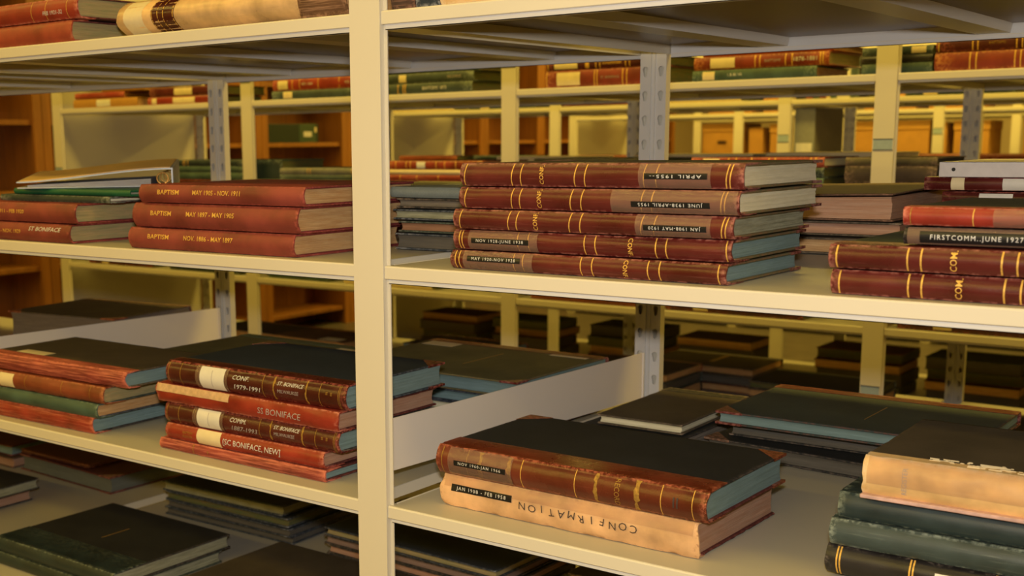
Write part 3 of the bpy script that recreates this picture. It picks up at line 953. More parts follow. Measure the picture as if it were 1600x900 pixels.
# large covers behind that stack
for k, (z, t, x0, y0, W, D, bm_, pm, lb) in enumerate((
        (ZL, 0.034, -0.93, 0.39, 0.42, 0.30, GRNC, P_TEAL, 'dark green register at the bottom behind the Boniface stack'),
        (0.7525, 0.032, -0.94, 0.385, 0.42, 0.30, BLKC, P_DARK, 'black register in the middle behind the Boniface stack'),
        (0.785, 0.034, -0.955, 0.380, 0.45, 0.31, OLIVC, P_TEAL, 'large olive register with a teal back edge, topmost behind the Boniface stack'))):
    bk = Book(lb, (x0, y0, z), W, D, t, TEALS, bm_, pm, 0, flip=True, b=0.005, nx=30)
    if k == 2: bk.toplabel(0.03, 0.11, 0.03, 0.08, LABEL)
for k, (z, t, x0, y0, W, D, bm_, pm, lb) in enumerate((
        (ZL, 0.030, -0.44, 0.50, 0.42, 0.30, MRNC, P_GREY, 'maroon register with pale page edges, lowest of the rear pile left of the divider'),
        (0.7485, 0.022, -0.45, 0.505, 0.43, 0.31, NAVYC, P_PALE, 'thin navy register with sage page edges left of the long divider plate'),
        (0.771, 0.026, -0.455, 0.498, 0.44, 0.32, NAVYC, P_TEAL, 'navy register directly below the large olive cover left of the divider'),
        (0.7975, 0.033, -0.475, 0.490, 0.455, 0.35, OLIVC, P_TEAL, 'large olive register with bright teal page edges left of the long divider'))):
    bk = Book(lb, (x0, y0, z), W, D, t, MAROON, bm_, pm, 0, flip=True, b=0.005, nx=30, corner=0.04 if k == 3 else 0)
    if k == 3:
        bk.toplabel(0.025, 0.115, 0.012, 0.05, LABEL); bk.toplabel(0.355, 0.44, 0.012, 0.08, LABEL)
        bk.toplabel(0.205, 0.208, 0.09, 0.24, DULLGOLD, 'gilt_title')

# beyond the left divider plate
Book('thick worn register with grey page edges standing beyond the left divider plate', (-1.755, 0.535, 0.762), 0.40, 0.31, 0.073, BRNC, BLKC2, pages('ash_edge', (0.26, 0.21, 0.17), None, 0.6), math.radians(8), flip=True, b=0.006, corner=0.05, cl=BROWN, wob=0.001)
Book('dark blue register underneath the thick worn register beyond the left divider', (-1.74, 0.530, ZL), 0.37, 0.30, 0.043, NAVYC, NAVYC, P_DARK, math.radians(4), flip=True, b=0.005)
Book('black-covered register with pale green page edges at the far left of the lower shelf', (-2.22, 0.17, 0.80), 0.43, 0.29, 0.027, BLKC2, BLKC, P_PALE, math.radians(3), b=0.005)
Book('dark maroon register under the pale-edged one at the far left', (-2.20, 0.19, 0.762), 0.42, 0.29, 0.037, MAROON2, BLKC, P_PINK, math.radians(3), b=0.005)
Book('grey-blue register at the bottom of the far left pile', (-2.20, 0.19, ZL), 0.42, 0.29, 0.043, GREEN2, NAVYC, P_TEAL, math.radians(3), b=0.005)

# ================================================================== LOWER SHELF, RIGHT BAY
I1 = Book('tan repaired register lettered CONFIRMATION upside down, on the lower shelf', (0.125, 0.062, ZL), 0.440, 0.26, 0.0520, TANW, MRNC, P_PINK, math.radians(-0.8), q=0.02, b=0.006, nx=80, wob=0.0022, hollow=0.003)
I1.dymo(0.022, 0.136, 0.0330, 0.0110, 'JAN 1908 - FEB 1958', 0, 0.008)
for i, ch in enumerate('CONFIRMATION'):
    I1.text(ch, 0.345 - i * 0.0172, 0.027 + 0.0014 * math.sin(i * 2.3), 0.0165, INK, 180 + 9 * math.sin(i * 1.7), name='handwriting', off=0.0020, squash=1.1)
I1.tape(0.008, 0.435, 0.034, 0.0515)
I2 = Book('glossy chestnut register lettered RECORD, black cover, lying on the tan one', (0.121, 0.058, 0.7706), 0.458, 0.262, 0.0465, CHEST, BLKC, P_TEAL, math.radians(-0.3), q=0.055, b=0.009, corner=0.045, nx=70, wob=0.0007, under=MRNC)
I2.tape(0.024, 0.143, 0.002, 0.0455); I2.dymo(0.036, 0.133, 0.0230, 0.0085, 'NOV 1960-JAN 1966', 0, 0.0066)
I2.band(0.012, 0.0015, DULLGOLD)
for x in (0.060, 0.160, 0.253, 0.391, 0.438): I2.band(x, 0.0012, GOLD if x > 0.1 else DULLGOLD)
for x, wd in ((0.085, 0.006), (0.138, 0.006), (0.288, 0.006), (0.354, 0.007)): I2.band(x, wd, DULLGOLD, jag=0.004)
I2.text('RECORD', 0.322, 0.0235, 0.012, DULLGOLD, -90, fit=0.038); I2.text('II', 0.413, 0.0235, 0.022, INK)

K1b = Book('grey-edged black ledger under the smaller brown-black ledger right of the divider', (0.082, 0.552, ZL), 0.215, 0.335, 0.0345, BLKC, BLKC, pages('warm_grey_edge', (0.30, 0.25, 0.19), None, 0.5), math.radians(-1), b=0.004, flip=True, wob=0.001)
K1 = Book('small brown-black ledger with pale page edges, on top right of the divider plate', (0.112, 0.566, 0.7528), 0.176, 0.31, 0.0205, BLKC, BLKC2, P_PALE, math.radians(1), b=0.004, flip=True, wob=0.001)
K3 = Book('wide black ledger with frayed edges at the bottom of the rear right pile', (0.312, 0.612, ZL), 0.42, 0.28, 0.0300, BLKC, BLKC, P_DARK, math.radians(-5), b=0.004, flip=True, wob=0.002, corner=0.05, cl=BRNC)
K3b = Book('thin black ledger between the wide black ledger and the green-black one', (0.345, 0.640, 0.7485), 0.42, 0.26, 0.0285, BLKC, BLKC, P_DARK, 0, b=0.004, flip=True)
K2 = Book('large green-black register with teal page edges and red corners, rear right pile', (0.338, 0.600, 0.7775), 0.440, 0.300, 0.0250, MAROON, cloth('green_black_cloth', (0.045, 0.062, 0.054), (0.38, 0.10, 0.06)), P_TEAL, 0, b=0.005, flip=True, corner=0.05)
K2.toplabel(0.20, 0.2015, 0.10, 0.22, DULLGOLD, 'gilt_title')

J0 = Book('dark green register at the very bottom of the pile in the lower right corner', (0.745, 0.110, ZL), 0.43, 0.28, 0.0060, GREEN, GREEN, P_GREY, 0, b=0.002, tb=0.0012)
J1 = Book('black grained register with gold double bands in the lower right corner', (0.728, 0.096, 0.7242), 0.435, 0.30, 0.0400, BLACKG, BLKC, P_GREEN, math.radians(0.5), b=0.009, q=0.05)
for x in (0.015, 0.106): J1.band(x, 0.0020, GOLD, double=0.004)
J1.patch('tape_patch', 0.136, 0.172, 0.010, 0.029, plain('white_tape', (0.85, 0.78, 0.70), 0.5)); J1.band(0.205, 0.0020, GOLD)
J2 = Book('grey-green register with chalky scuffs, above the black one in the right corner', (0.732, 0.092, 0.7646), 0.438, 0.32, 0.0360, GREEN2, GRNC, P_GREEN, math.radians(0.8), b=0.007, q=0.2, wob=0.0006)
J3 = Book('dark green register beneath the tan taped one in the lower right corner', (0.740, 0.096, 0.8010), 0.438, 0.32, 0.0355, GREEN, GRNC, P_GREEN, math.radians(0.8), b=0.007, q=0.2, wob=0.0004)
J4 = Book('thick tan register with a black cover and glossy tape, top of the right corner pile', (0.772, 0.088, 0.8370), 0.430, 0.252, 0.0540, TAN, BLKC2, P_CREAM, math.radians(1.0), b=0.009, q=0.018, wob=0.0016, nx=80, under=plain('pink_board', (0.72, 0.46, 0.40), 0.7, var=0.35))
J4.tape(0.006, 0.42, 0.020, 0.0535)
m = MB(); m.slab(-0.001, 0.43, -0.0135, 0.03, 0.0002, 0.0052, 0.001, 0.001, 3.0, 30, 0.002)
m.build('loose_board', plain('pink_board', (0.72, 0.46, 0.40), 0.7, var=0.35), J4.root)
J4.text('REGISTER', 0.052, 0.028, 0.0085, PENCIL, 90, fit=0.034)
m = MB()
for i in range(110):
    x = 0.07 + 0.30 * random.random(); y = 0.008 + 0.022 * random.random(); l = 0.002 + 0.012 * random.random() * random.random() * 2
    m.box(x, x + l, y, y + 0.0004 + 0.0007 * random.random(), 0.0532, 0.0541 + 0.0008 * random.random())
m.build('wrinkled_tape_edge', plain('crinkled_tape', (0.80, 0.66, 0.40), 0.08, 0.0, 1.0), J4.root)

# ================================================================== BOTTOM SHELF
N1b = Book('dark green register underneath its twin at the lower left corner', (-1.21, 0.090, ZB), 0.440, 0.315, 0.0300, GREEN, GRNC, P_GREY, math.radians(0), b=0.006, q=0.09)
N1 = Book('large dark green register at the lower left corner, its black cover facing up', (-1.192, 0.092, 0.3676), 0.428, 0.335, 0.0335, GREEN, BLKC, P_GREY, 0, b=0.006, q=0.09)
N1.toplabel(0.205, 0.208, 0.14, 0.22, DULLGOLD, 'gilt_title')
z = ZB
for k, (t, W, dx, pm, lb) in enumerate(((0.022, 0.45, -0.010, P_DARK, 'dark ledger at the bottom of the pile with green-edged ledgers'),
                              (0.022, 0.445, 0.0, P_DARK, 'dark ledger second from the bottom of the green-edged pile'),
                              (0.024, 0.435, 0.004, P_GREEN, 'navy ledger with olive page edges, second from the top of its pile'),
                              (0.026, 0.42, 0.0, P_GREY, 'navy ledger with a buckled sage page edge, topmost of the bottom-shelf pile'))):
    Book(lb, (-1.165 + dx, 0.565 + 0.004 * (3 - k), z), W, 0.31, t, NAVYC, NAVYC, pm, math.radians((1.5, 0, 1, 2)[k]), b=0.004, flip=True, wob=0.001); z += t + 0.0004
Book('brown-covered thin book lying on the grey-edged register at the lower left', (-1.885, 0.63, 0.386), 0.33, 0.24, 0.012, BROWN, MRNC, P_PINK, math.radians(0), flip=True, lod=True)
Book('grey-edged maroon register under the thin brown book at the lower left', (-1.875, 0.622, ZB), 0.44, 0.29, 0.0485, MAROON, MRNC, pages('slate_edge', (0.20, 0.21, 0.17), None, 0.5), math.radians(-2), flip=True, corner=0.05)
Book('black register at the left edge of the bottom shelf', (-1.98, 0.17, 0.372), 0.45, 0.27, 0.030, BLKC, BLKC, P_GREY, math.radians(2))
Book('pink-edged register below the black one at the left edge of the bottom shelf', (-1.98, 0.17, ZB), 0.42, 0.27, 0.0345, BRNC, BLKC, P_PINK, math.radians(1))
Book('teal-edged register in the far left rear of the bottom shelf', (-2.36, 0.62, ZB + 0.032), 0.44, 0.28, 0.032, GREEN2, MRNC, P_TEAL, 0, flip=True)
Book('worn pink-edged register under the teal-edged one, far left rear', (-2.34, 0.61, ZB), 0.44, 0.28, 0.0315, BROWN, BRNC, P_PINK, 0, flip=True)
N6 = Book('large olive-black register at the bottom edge left of the front post', (-0.715, 0.215, ZB), 0.450, 0.325, 0.0270, BLKC2, BLKC2, P_DARK, math.radians(0))
z = ZB
for k, (t, pm, lb) in enumerate(((0.020, P_DARK, 'black ledger at the very bottom of the rear pile beside the front post'), (0.022, P_PINK, 'black ledger with pink-grey page edges, second up beside the front post'),
                       (0.022, pages('rosy_edge', (0.36, 0.24, 0.18), None, 0.5), 'black ledger with rosy page edges, second from top beside the front post'), (0.020, P_OLIVE, 'blue-black ledger with olive page edges, topmost at the bottom edge'))):
    Book(lb, (-0.590 + 0.006 * (k % 2), 0.560 - 0.004 * k, z), 0.485, 0.30, t, BLKC, NAVYC if k == 3 else BLKC, pm, math.radians(-1.5), b=0.004, flip=True, wob=0.0012); z += t + 0.0004
z = ZB
for k, (t, sm, bm_, pm, lb) in enumerate(((0.034, BROWN, MRNC, P_TAN, 'red-brown ledger at the bottom of the pile under the tan register shelf'), (0.030, TEALS, OLIVC, P_GREEN, 'olive ledger in the middle of the pile under the tan register shelf'),
                                 (0.028, BROWN, BLKC2, P_TAN, 'brown ledger on top of the pile under the tan register shelf'))):
    Book(lb, (0.03, 0.60, z), 0.44, 0.29, t, sm, bm_, pm, 0, b=0.004, flip=True, lod=True); z += t + 0.0004

# ================================================================== TOP SHELF OF THE NEAREST ROW
O1 = Book('pink-red register lying lowest at the left end of the top shelf', (-1.135, 0.014, ZT), 0.440, 0.25, 0.0400, leather('faded_red_buckram', (0.36, 0.055, 0.028), (0.55, 0.20, 0.10), 0.45, 0.4, 0.3), MRNC, P_OLIVE, 0, b=0.006)
O2 = Book('red register with white writing on its spine, upper of two at the top left', (-1.100, 0.012, 1.5206), 0.430, 0.26, 0.0400, RED, MRNC, P_OLIVE, 0, b=0.007)
for x in (0.29, 0.335, 0.40): O2.band(x, 0.0012)
O2.text('FEB 1921-32', 0.355, 0.014, 0.010, WHITE, fit=0.060, shear=0.2)
VEL = leather('vellum_spine', (0.78, 0.50, 0.22), (0.45, 0.22, 0.10), 0.3, 0.3, 0.5, streak=0.02)
O3 = Book('cream vellum register with a maroon title patch, on the top shelf', (-0.566, 0.040, ZT), 0.445, 0.25, 0.0620, VEL, BRNC, P_PINK, 0, b=0.024, q=0.02, wob=0.0016)
O3.patch('spine_label', 0.020, 0.071, 0.003, 0.059, LABEL); O3.patch('title_patch', 0.095, 0.155, 0.002, 0.060, MAROON2)
for x in (0.097, 0.112, 0.127, 0.152): O3.band(x, 0.0016, GOLD)
O4 = Book('speckled brown book between the vellum register and the front post', (-0.112, 0.012, ZT), 0.100, 0.20, 0.0700, leather('mottled_brown', (0.13, 0.060, 0.028), (0.45, 0.25, 0.14), 0.5, 0.4, 0.9, streak=0.12), BRNC, P_TAN, 0, b=0.008)
O5 = Book('speckled dark book just right of the front post on the top shelf', (0.0725, 0.012, ZT), 0.044, 0.20, 0.0600, leather('mottled_dark', (0.05, 0.025, 0.018), (0.3, 0.15, 0.10), 0.5, 0.4, 0.9, streak=0.1), BRNC, P_TAN, 0, b=0.004, q=0.02)
O6 = Book('small navy book beside the speckled dark book on the top shelf', (0.1185, 0.012, ZT), 0.042, 0.20, 0.0500, NAVYC, NAVYC, P_PALE, 0, b=0.003, q=0.02)
O7 = Book('tan book right of the small navy book on the top shelf', (0.164, 0.012, ZT), 0.42, 0.24, 0.0500, TAN, BRNC, P_TAN, 0, b=0.006)

# ================================================================== SECOND ROW, TOP SHELF
Z2 = 1.462
Y2 = 2.215


def bg(label, x0, x1, y, z, t, sp, bdm, pgm, D=0.28, q=0.03, labs=(), bands=(), txt=None, b=0.004, flip=False, **kw):
    bk = Book(label, (x0, y, z), x1 - x0, D, t, sp, bdm, pgm, kw.pop('rz', 0), q=q, b=b, lod=True, flip=flip, **kw)
    for (a, c, mat) in labs: bk.patch('spine_label', a, c, t * 0.12, t * 0.88, mat, 0.0006, 6)
    for x in bands: bk.band(x, 0.0035)
    if txt:
        for (s_, x, sz, mt) in txt: bk.text(s_, x, t / 2, sz, mt)
    return bk


TANBOX = plain('ochre_board', (0.52, 0.26, 0.05), 0.6)
bg('ochre book with a white label at the left end of the second row top shelf', -3.655, -3.19, Y2, Z2, 0.040, TANBOX, TANBOX, P_TAN, labs=((0.175, 0.275, LABELW),), D=0.25)
bg('reddish book on the ochre one, second row top shelf, left end', -3.640, -3.28, Y2, Z2 + 0.0404, 0.028, REDW, REDW, P_TAN, D=0.25)
bg('tan book topmost of the pile at the left end of the second row', -3.44, -3.14, Y2, Z2 + 0.0688, 0.020, TANBOX, TANBOX, P_TAN, D=0.25)
bg('red book with yellow labels, lower of two, second row top left bay', -3.120, -2.68, Y2, Z2, 0.033, RED, MRNC, P_GREEN, labs=((0.03, 0.062, LABEL), (0.17, 0.31, LABEL)))
bg('dark red book with a cream label, upper of two, second row top left bay', -3.105, -2.66, Y2, Z2 + 0.0335, 0.040, MAROON, MRNC, P_GREEN, labs=((0.165, 0.28, LABEL),))
bg('blue-green book with a round cream label, under a red one, second row top shelf', -2.348, -1.90, Y2, Z2, 0.034, GREEN2, GRNC, P_GREEN, labs=((0.065, 0.115, LABEL),))
bg('bright red book with a cream label near the left post, second row top shelf', -2.342, -1.90, Y2, Z2 + 0.0345, 0.045, RED, MRNC, P_GREEN, labs=((0.03, 0.085, LABEL),), bands=(0.11, 0.15, 0.25, 0.36), txt=(('1871-1904', 0.19, 0.014, WHITE), ('VOL. 2', 0.41, 0.014, WHITE)))
bg('green book with worn white lettering, lower of two right of the front post, second row', -1.79, -1.352, Y2, Z2, 0.038, GREEN2, GRNC, P_GREEN, bands=(0.10, 0.125, 0.135), txt=(('BAPTISMS 1873', 0.27, 0.017, WHITE),))
bg('grey-green book with a cream tab, upper of two right of the front post, second row', -1.80, -1.345, Y2, Z2 + 0.0385, 0.036, GREEN2, GRNC, P_GREEN, labs=((0.115, 0.150, LABEL),), txt=(('RECORDS', 0.37, 0.014, PENCIL),))
bg('thin olive book on the two green ones, second row top shelf', -1.80, -1.33, Y2, Z2 + 0.075, 0.020, TEALS, OLIVC, P_GREEN)
bg('red register with a cream label and gilt bands left of the slotted rear post', -1.045, -0.590, Y2, Z2, 0.056, leather('rosy_red_leather', (0.26, 0.035, 0.022), (0.5, 0.2, 0.1), 0.4), MRNC, P_GREEN, labs=((0.045, 0.135, LABEL),), bands=(0.006, 0.19, 0.20, 0.295, 0.31), txt=(('ST. BONIFACE', 0.248, 0.011, PENCIL),))
bg('dark maroon register with gilt bands, on the red one left of the slotted rear post', -1.040, -0.590, Y2, Z2 + 0.0565, 0.034, MAROON2, BLKC, P_GREEN, labs=((0.03, 0.12, LABEL), (0.15, 0.165, GOLD)), bands=(0.006, 0.19, 0.205, 0.30, 0.315), txt=(('SCHLEISINGER', 0.25, 0.011, GOLD),))
bg('dark green book under the red one right of the slotted rear post, second row', -0.505, -0.11, Y2, Z2, 0.033, TEALS, GRNC, P_TAN, labs=((0.035, 0.075, LABEL),), txt=(('1 B 85 VII', 0.14, 0.012, WHITE),))
bg('red register with white handwriting and gilt bands, second row top shelf, right', -0.500, -0.075, Y2, Z2 + 0.0335, 0.040, leather('brick_red_leather', (0.24, 0.030, 0.012), (0.6, 0.25, 0.08), 0.4), RED, P_OLIVE, labs=((0.055, 0.135, LABEL),), bands=(0.20, 0.215, 0.295, 0.315, 0.40, 0.408), txt=(('BAPTISMS', 0.255, 0.012, PENCIL), ('1878-1881', 0.355, 0.018, WHITE)))
bg('orange-red book lying above the red register, second row top shelf', -0.48, -0.07, Y2 + 0.02, Z2 + 0.074, 0.022, plain('orange_red_board', (0.42, 0.09, 0.01), 0.5), plain('orange_red_board', (0.42, 0.09, 0.01), 0.5), P_TAN)
for k, (t, c, nm) in enumerate(((0.030, TEALS, 'dark green book, lowest'), (0.022, BLACKG, 'black book, middle one'), (0.024, GREEN2, 'grey-green book, topmost'))):
    bg(nm + ' of the narrow pile behind the right labelled post, second row', 0.009, 0.205, Y2 + 0.035, Z2 + (0, 0.0305, 0.053)[k], t, c, GRNC, P_GREEN, D=0.26,
       labs=((0.138, 0.178, LABEL),) if k == 2 else ())
BRICK = leather('brick_red_leather', (0.24, 0.030, 0.012), (0.6, 0.25, 0.08), 0.4)
bg('rust-red register with gilt bands at the upper right corner, second row', 0.221, 0.66, Y2, Z2, 0.050, BRICK, RED, P_OLIVE, bands=(0.092, 0.108, 0.205, 0.219, 0.30), q=0.02)
bg('dark maroon register with gilt bands on the rust-red one at the upper right corner', 0.223, 0.66, Y2, Z2 + 0.0505, 0.040, MAROON2, BLKC, P_OLIVE, bands=(0.007, 0.095, 0.108, 0.205, 0.219), txt=(('BAPTISMS', 0.157, 0.010, DULLGOLD),))

# ---- second row, middle shelf
ZK = 1.105
stacks = [
    # x0, x1, [(t, spine, board, page, label, labs, bands)]
    (-2.985, -2.50, 0, [(0.034, MAROON2, BLKC, P_GREEN, 'dark maroon book, lowest of the green-topped pile on the second row middle shelf', (), ()),
                     (0.030, TEALS, OLIVC, P_GREEN, 'olive book second from the bottom of the green-topped pile', (), ()),
                     (0.026, TEALS, OLIVC, P_GREEN, 'yellow-green book just below the dark green book left of the slim post', (), ())]),
    (-2.990, -2.26, 0.0, [(0.028, GREEN, TEALS, P_GREEN, 'dark green book topmost of the pile seen over the baptism registers', (), (0.09, 0.10, 0.12))]),
    (-2.320, -1.80, 0.005, [(0.032, BLACKG, BLKC, P_GREEN, 'black book under the grey book left of the front post, second row', (), ()),
                       (0.026, GREEN2, GRNC, P_GREEN, 'mid-green book directly under the grey book left of the front post', (), ()),
                       (0.026, leather('grey_buckram', (0.20, 0.20, 0.16), (0.4, 0.38, 0.3), 0.5), GBL, P_GREEN, 'grey book with gilt bands just left of the front post, second row middle shelf', (), (0.155, 0.17, 0.39, 0.42))]),
    (-1.765, -1.30, 0, [(0.040, RED, MRNC, P_TAN, 'worn red book, lowest of the pile right of the front post, second row', (), ()),
                     (0.022, REDW, MRNC, P_TAN, 'faded red book under the cream one, second row middle shelf', (), (0.08, 0.16, 0.26)),
                     (0.018, LABEL, LABEL, P_CREAM, 'thin cream book between two red ones right of the front post', (), ()),
                     (0.032, leather('ornate_red_leather', (0.30, 0.035, 0.014), (0.7, 0.4, 0.15), 0.4, 0.5, 0.6), MRNC, P_TAN, 'ornate red book with gilt tooling right of the front post, second row', ((0.16, 0.20, LABELW),), (0.06, 0.11, 0.13, 0.25, 0.29, 0.34))]),
    (-1.115, -0.62, 0.04, [(0.040, BROWN, BRNC, P_TAN, 'brown book, lowest of the pile hidden behind the five maroon registers', (), ()),
                     (0.040, GREEN, GRNC, P_GREEN, 'green book in the pile behind the five maroon registers', (), ()),
                     (0.040, BLACKG, BLKC, P_GREEN, 'black topmost book of the pile behind the five maroon registers', (), ())]),
    (-0.500, -0.075, 0, [(0.030, GREEN2, GRNC, P_GREEN, 'grey-green book at the bottom under the red register, second row right bay', (), ()),
                      (0.032, TEALS, GRNC, P_GREEN, 'green book under the red register with a cream label, second row', (), ()),
                      (0.030, GREEN, GRNC, P_GREEN, 'dark green book directly beneath the red register with gilt bands, second row', (), ()),
                      (0.030, RED, MRNC, P_PALE, 'red register with a cream label on top of the pile above the five maroon ones', ((0.04, 0.095, LABEL),), (0.125, 0.15, 0.20, 0.255, 0.275, 0.385, 0.40))]),
    (-0.030, 0.230, 0.05, [(0.045, BROWN, BRNC, P_TAN, 'brown register at the bottom behind the right labelled post', (), ()),
                     (0.052, leather('speckled_dark_leather', (0.055, 0.035, 0.025), (0.3, 0.2, 0.15), 0.5, 0.5, 0.8), BRNC, P_DARK, 'thick speckled dark register behind the right labelled post', (), ()),
                     (0.024, leather('dull_olive_leather', (0.10, 0.08, 0.04), (0.3, 0.2, 0.15), 0.5), cloth('pale_dusty_board', (0.34, 0.27, 0.16)), P_DARK, 'register with a pale dusty cover on top behind the right labelled post', (), ())]),
    (0.245, 0.660, 0.03, [(0.030, TEALS, GRNC, P_GREEN, 'green book, lowest of the pile left of the white binder, second row', (), ()),
                     (0.038, leather('dotted_brown', (0.10, 0.035, 0.02), (0.6, 0.5, 0.3), 0.5), BRNC, P_TAN, 'brown register with pale tooling left of the white binder', (), (0.03, 0.04, 0.08, 0.09)),
                     (0.022, BLACKG, BLKC, P_GREEN, 'black book with a pale label under the green one, second row right', ((0.035, 0.085, LABEL),), ()),
                     (0.018, GREEN, GRNC, P_GREEN, 'dark green book topmost left of the slotted post at the right', (), ())]),
]
for x0, x1, dy, lst in stacks:
    z = ZK if not (x0 == -2.990) else ZK + 0.0905
    if x0 == -2.990: x1 = -2.255
    for (t, sm, bm_, pm, lb, lbs, bnd) in lst:
        W = min(x1 - x0, 0.46) if x0 != -2.990 else 0.46
        xx = x0
        bg(lb, xx, xx + W, Y2 + dy, z, t, sm, bm_, pm, labs=lbs, bands=bnd, D=0.30)
        z += t + 0.0004
# the long green book beside the slim post
bg('long green book lying right of the slim post, seen over the baptism registers', -2.500, -2.33, Y2 + 0.03, ZK, 0.118, GREEN, TEALS, P_GREEN, D=0.26)
bg('green book with a pale top near the right edge, second row middle shelf', 0.70, 1.14, Y2, ZK, 0.085, GREEN, OLIVC, P_GREEN)
bg('pale-covered book on the green one near the right edge, second row', 0.72, 1.12, Y2 + 0.02, ZK + 0.0855, 0.030, GREEN, cloth('pale_dusty_board', (0.34, 0.27, 0.16)), P_CREAM)
# pale-topped piles behind, rear side of the second row
PB = cloth('pale_buff_board', (0.50, 0.42, 0.24))
for x0, x1, zt, lb in ((-1.60, -1.23, 1.225, 'buff-covered ledger at the rear of the second row, left of the slotted post'),
                       (-0.98, -0.52, 1.232, 'buff-covered ledger at the rear of the second row, right of the slotted post'),
                       (-0.47, -0.04, 1.236, 'long buff-covered ledger at the rear of the second row near the grey box')):
    bg(lb, x0, x1, 2.73, zt - 0.030, 0.030, LABEL, PB, P_CREAM, D=0.30, b=0.002)
    bg(lb.replace('buff-covered', 'dark').replace('long ', '') + ', underneath', x0, x1, 2.73, ZK, zt - 0.0305 - ZK, BLACKG, BLKC, P_DARK, D=0.30, b=0.002)

# ---- second row, lower shelf (only tops of the piles show under the nearest row)
ZJ = 0.737
low = [(-3.60, 0.46, ((0.030, MAROON2, 'dark red book, lower one behind the end of the second row lower shelf'), (0.032, MAROON, 'dark red book, upper one near the end panel, second row lower shelf'))),
       (-3.02, 0.44, ((0.034, GREEN, 'green book, lower one on the second row lower shelf, left bay'), (0.030, BLACKG, 'black book, upper one on the second row lower shelf, left bay'))),
       (-2.40, 0.34, ((0.030, TEALS, 'green book on the second row lower shelf beside the slim post'), (0.030, GREEN, 'dark green book on another green one beside the slim post'))),
       (-1.98, 0.44, ((0.030, LABEL, 'cream book on the second row lower shelf left of the front post'), (0.030, BLACKG, 'black book on the cream one left of the front post, second row'))),
       (-1.72, 0.0, ()),
       (-1.10, 0.44, ((0.040, BROWN, 'gilt-edged brown book on the second row lower shelf, centre bay'), (0.030, MAROON2, 'maroon book on the gilt-edged brown one, centre bay'))),
       (-0.58, 0.46, ((0.034, MAROON2, 'dark maroon book on the second row lower shelf left of the labelled post'), (0.030, BLACKG, 'black book above the dark maroon one left of the labelled post'))),
       (0.16, 0.44, ((0.036, MAROON2, 'dark maroon book on the second row lower shelf right of the labelled post'), (0.030, GREEN, 'dark green book above the maroon one right of the labelled post'))),
       (0.66, 0.44, ((0.036, MAROON, 'maroon book on the second row lower shelf at the far right'),))]
for x0, W, lst in low:
    z = ZJ
    for t, sm, lb in lst:
        bg(lb, x0, x0 + W, Y2, z, t, sm, GRNC, P_GREEN, labs=((0.10, 0.15, LABEL),) if sm in (MAROON, MAROON2) else ()); z += t + 0.0004

# ---- second row, bottom shelf: dark piles seen below the middle shelf
Z0 = 0.362
dark = [(-3.22, 2.62, 0.44, ((0.050, BLACKG, BLKC, 'black ledger at the far left of the second row bottom shelf'),)),
        (-2.62, 2.45, 0.42, ((0.050, BLACKG, BLKC2, 'black-brown ledger, lower one left of the front post, second row bottom shelf'), (0.034, BROWN, BRNC, 'brown book with a white taped label left of the front post'))),
        (-1.92, 2.50, 0.44, ((0.060, MRNC, BLKC, 'dark ledger, lowest, right of the front post, second row bottom shelf'), (0.045, MAROON2, BLKC2, 'dark maroon ledger on top right of the front post, second row bottom shelf'))),
        (-1.10, 2.42, 0.43, ((0.050, BLACKG, BLKC, 'black ledger, lowest of the pile right of the centre pair of posts'), (0.035, GREEN, GRNC, 'dark green ledger in the pile right of the centre pair of posts'), (0.030, BROWN, BLKC2, 'brown-edged ledger on top of the pile right of the centre pair'))),
        (-0.93, 2.78, 0.42, ((0.030, MAROON2, MRNC, 'wine ledger low in the pile just right of the slotted rear post'), (0.035, BROWN, BLKC2, 'brown ledger in the pile just right of the slotted rear post'), (0.030, BLACKG, BLKC2, 'black ledger with a gilt title on top, just right of the slotted rear post'))),
        (-0.46, 2.62, 0.42, ((0.030, BLACKG, BLKC, 'black ledger, lowest left of the labelled post, bottom shelf of the second row'), (0.030, BLACKG, BLKC2, 'brown-black ledger, second left of the labelled post, bottom shelf'), (0.028, GREEN, BLKC, 'slim ledger with a blue-grey edge left of the labelled post, bottom shelf'))),
        (0.14, 2.30, 0.44, ((0.055, BROWN, BRNC, 'rubbed brown ledger right of the labelled post, bottom shelf'), (0.030, BLACKG, BLKC2, 'black ledger over the rubbed brown one right of the labelled post'))),
        (0.62, 2.50, 0.44, ((0.060, GREEN, GRNC, 'green-edged ledger pair at the right end, lower one'), (0.040, GREEN, BLKC, 'green-edged ledger pair at the right end, upper one')))]
for x0, y0, W, lst in dark:
    z = Z0
    for t, sm, bm_, lb in lst:
        bk = bg(lb, x0, x0 + W, y0, z, t, sm if sm is not MRNC else MAROON2, bm_, (P_GREEN, P_TEAL, P_TAN, P_DARK)[int(t * 1000) % 4], D=0.28, flip=True); z += t + 0.0004
        if 'taped label' in lb: bk.root['label'] = lb; bk.toplabel(0.05, 0.16, 0.20, 0.27, LABELW)
        if 'gilt title' in lb: bk.toplabel(0.19, 0.21, 0.05, 0.20, DULLGOLD, 'gilt_title')

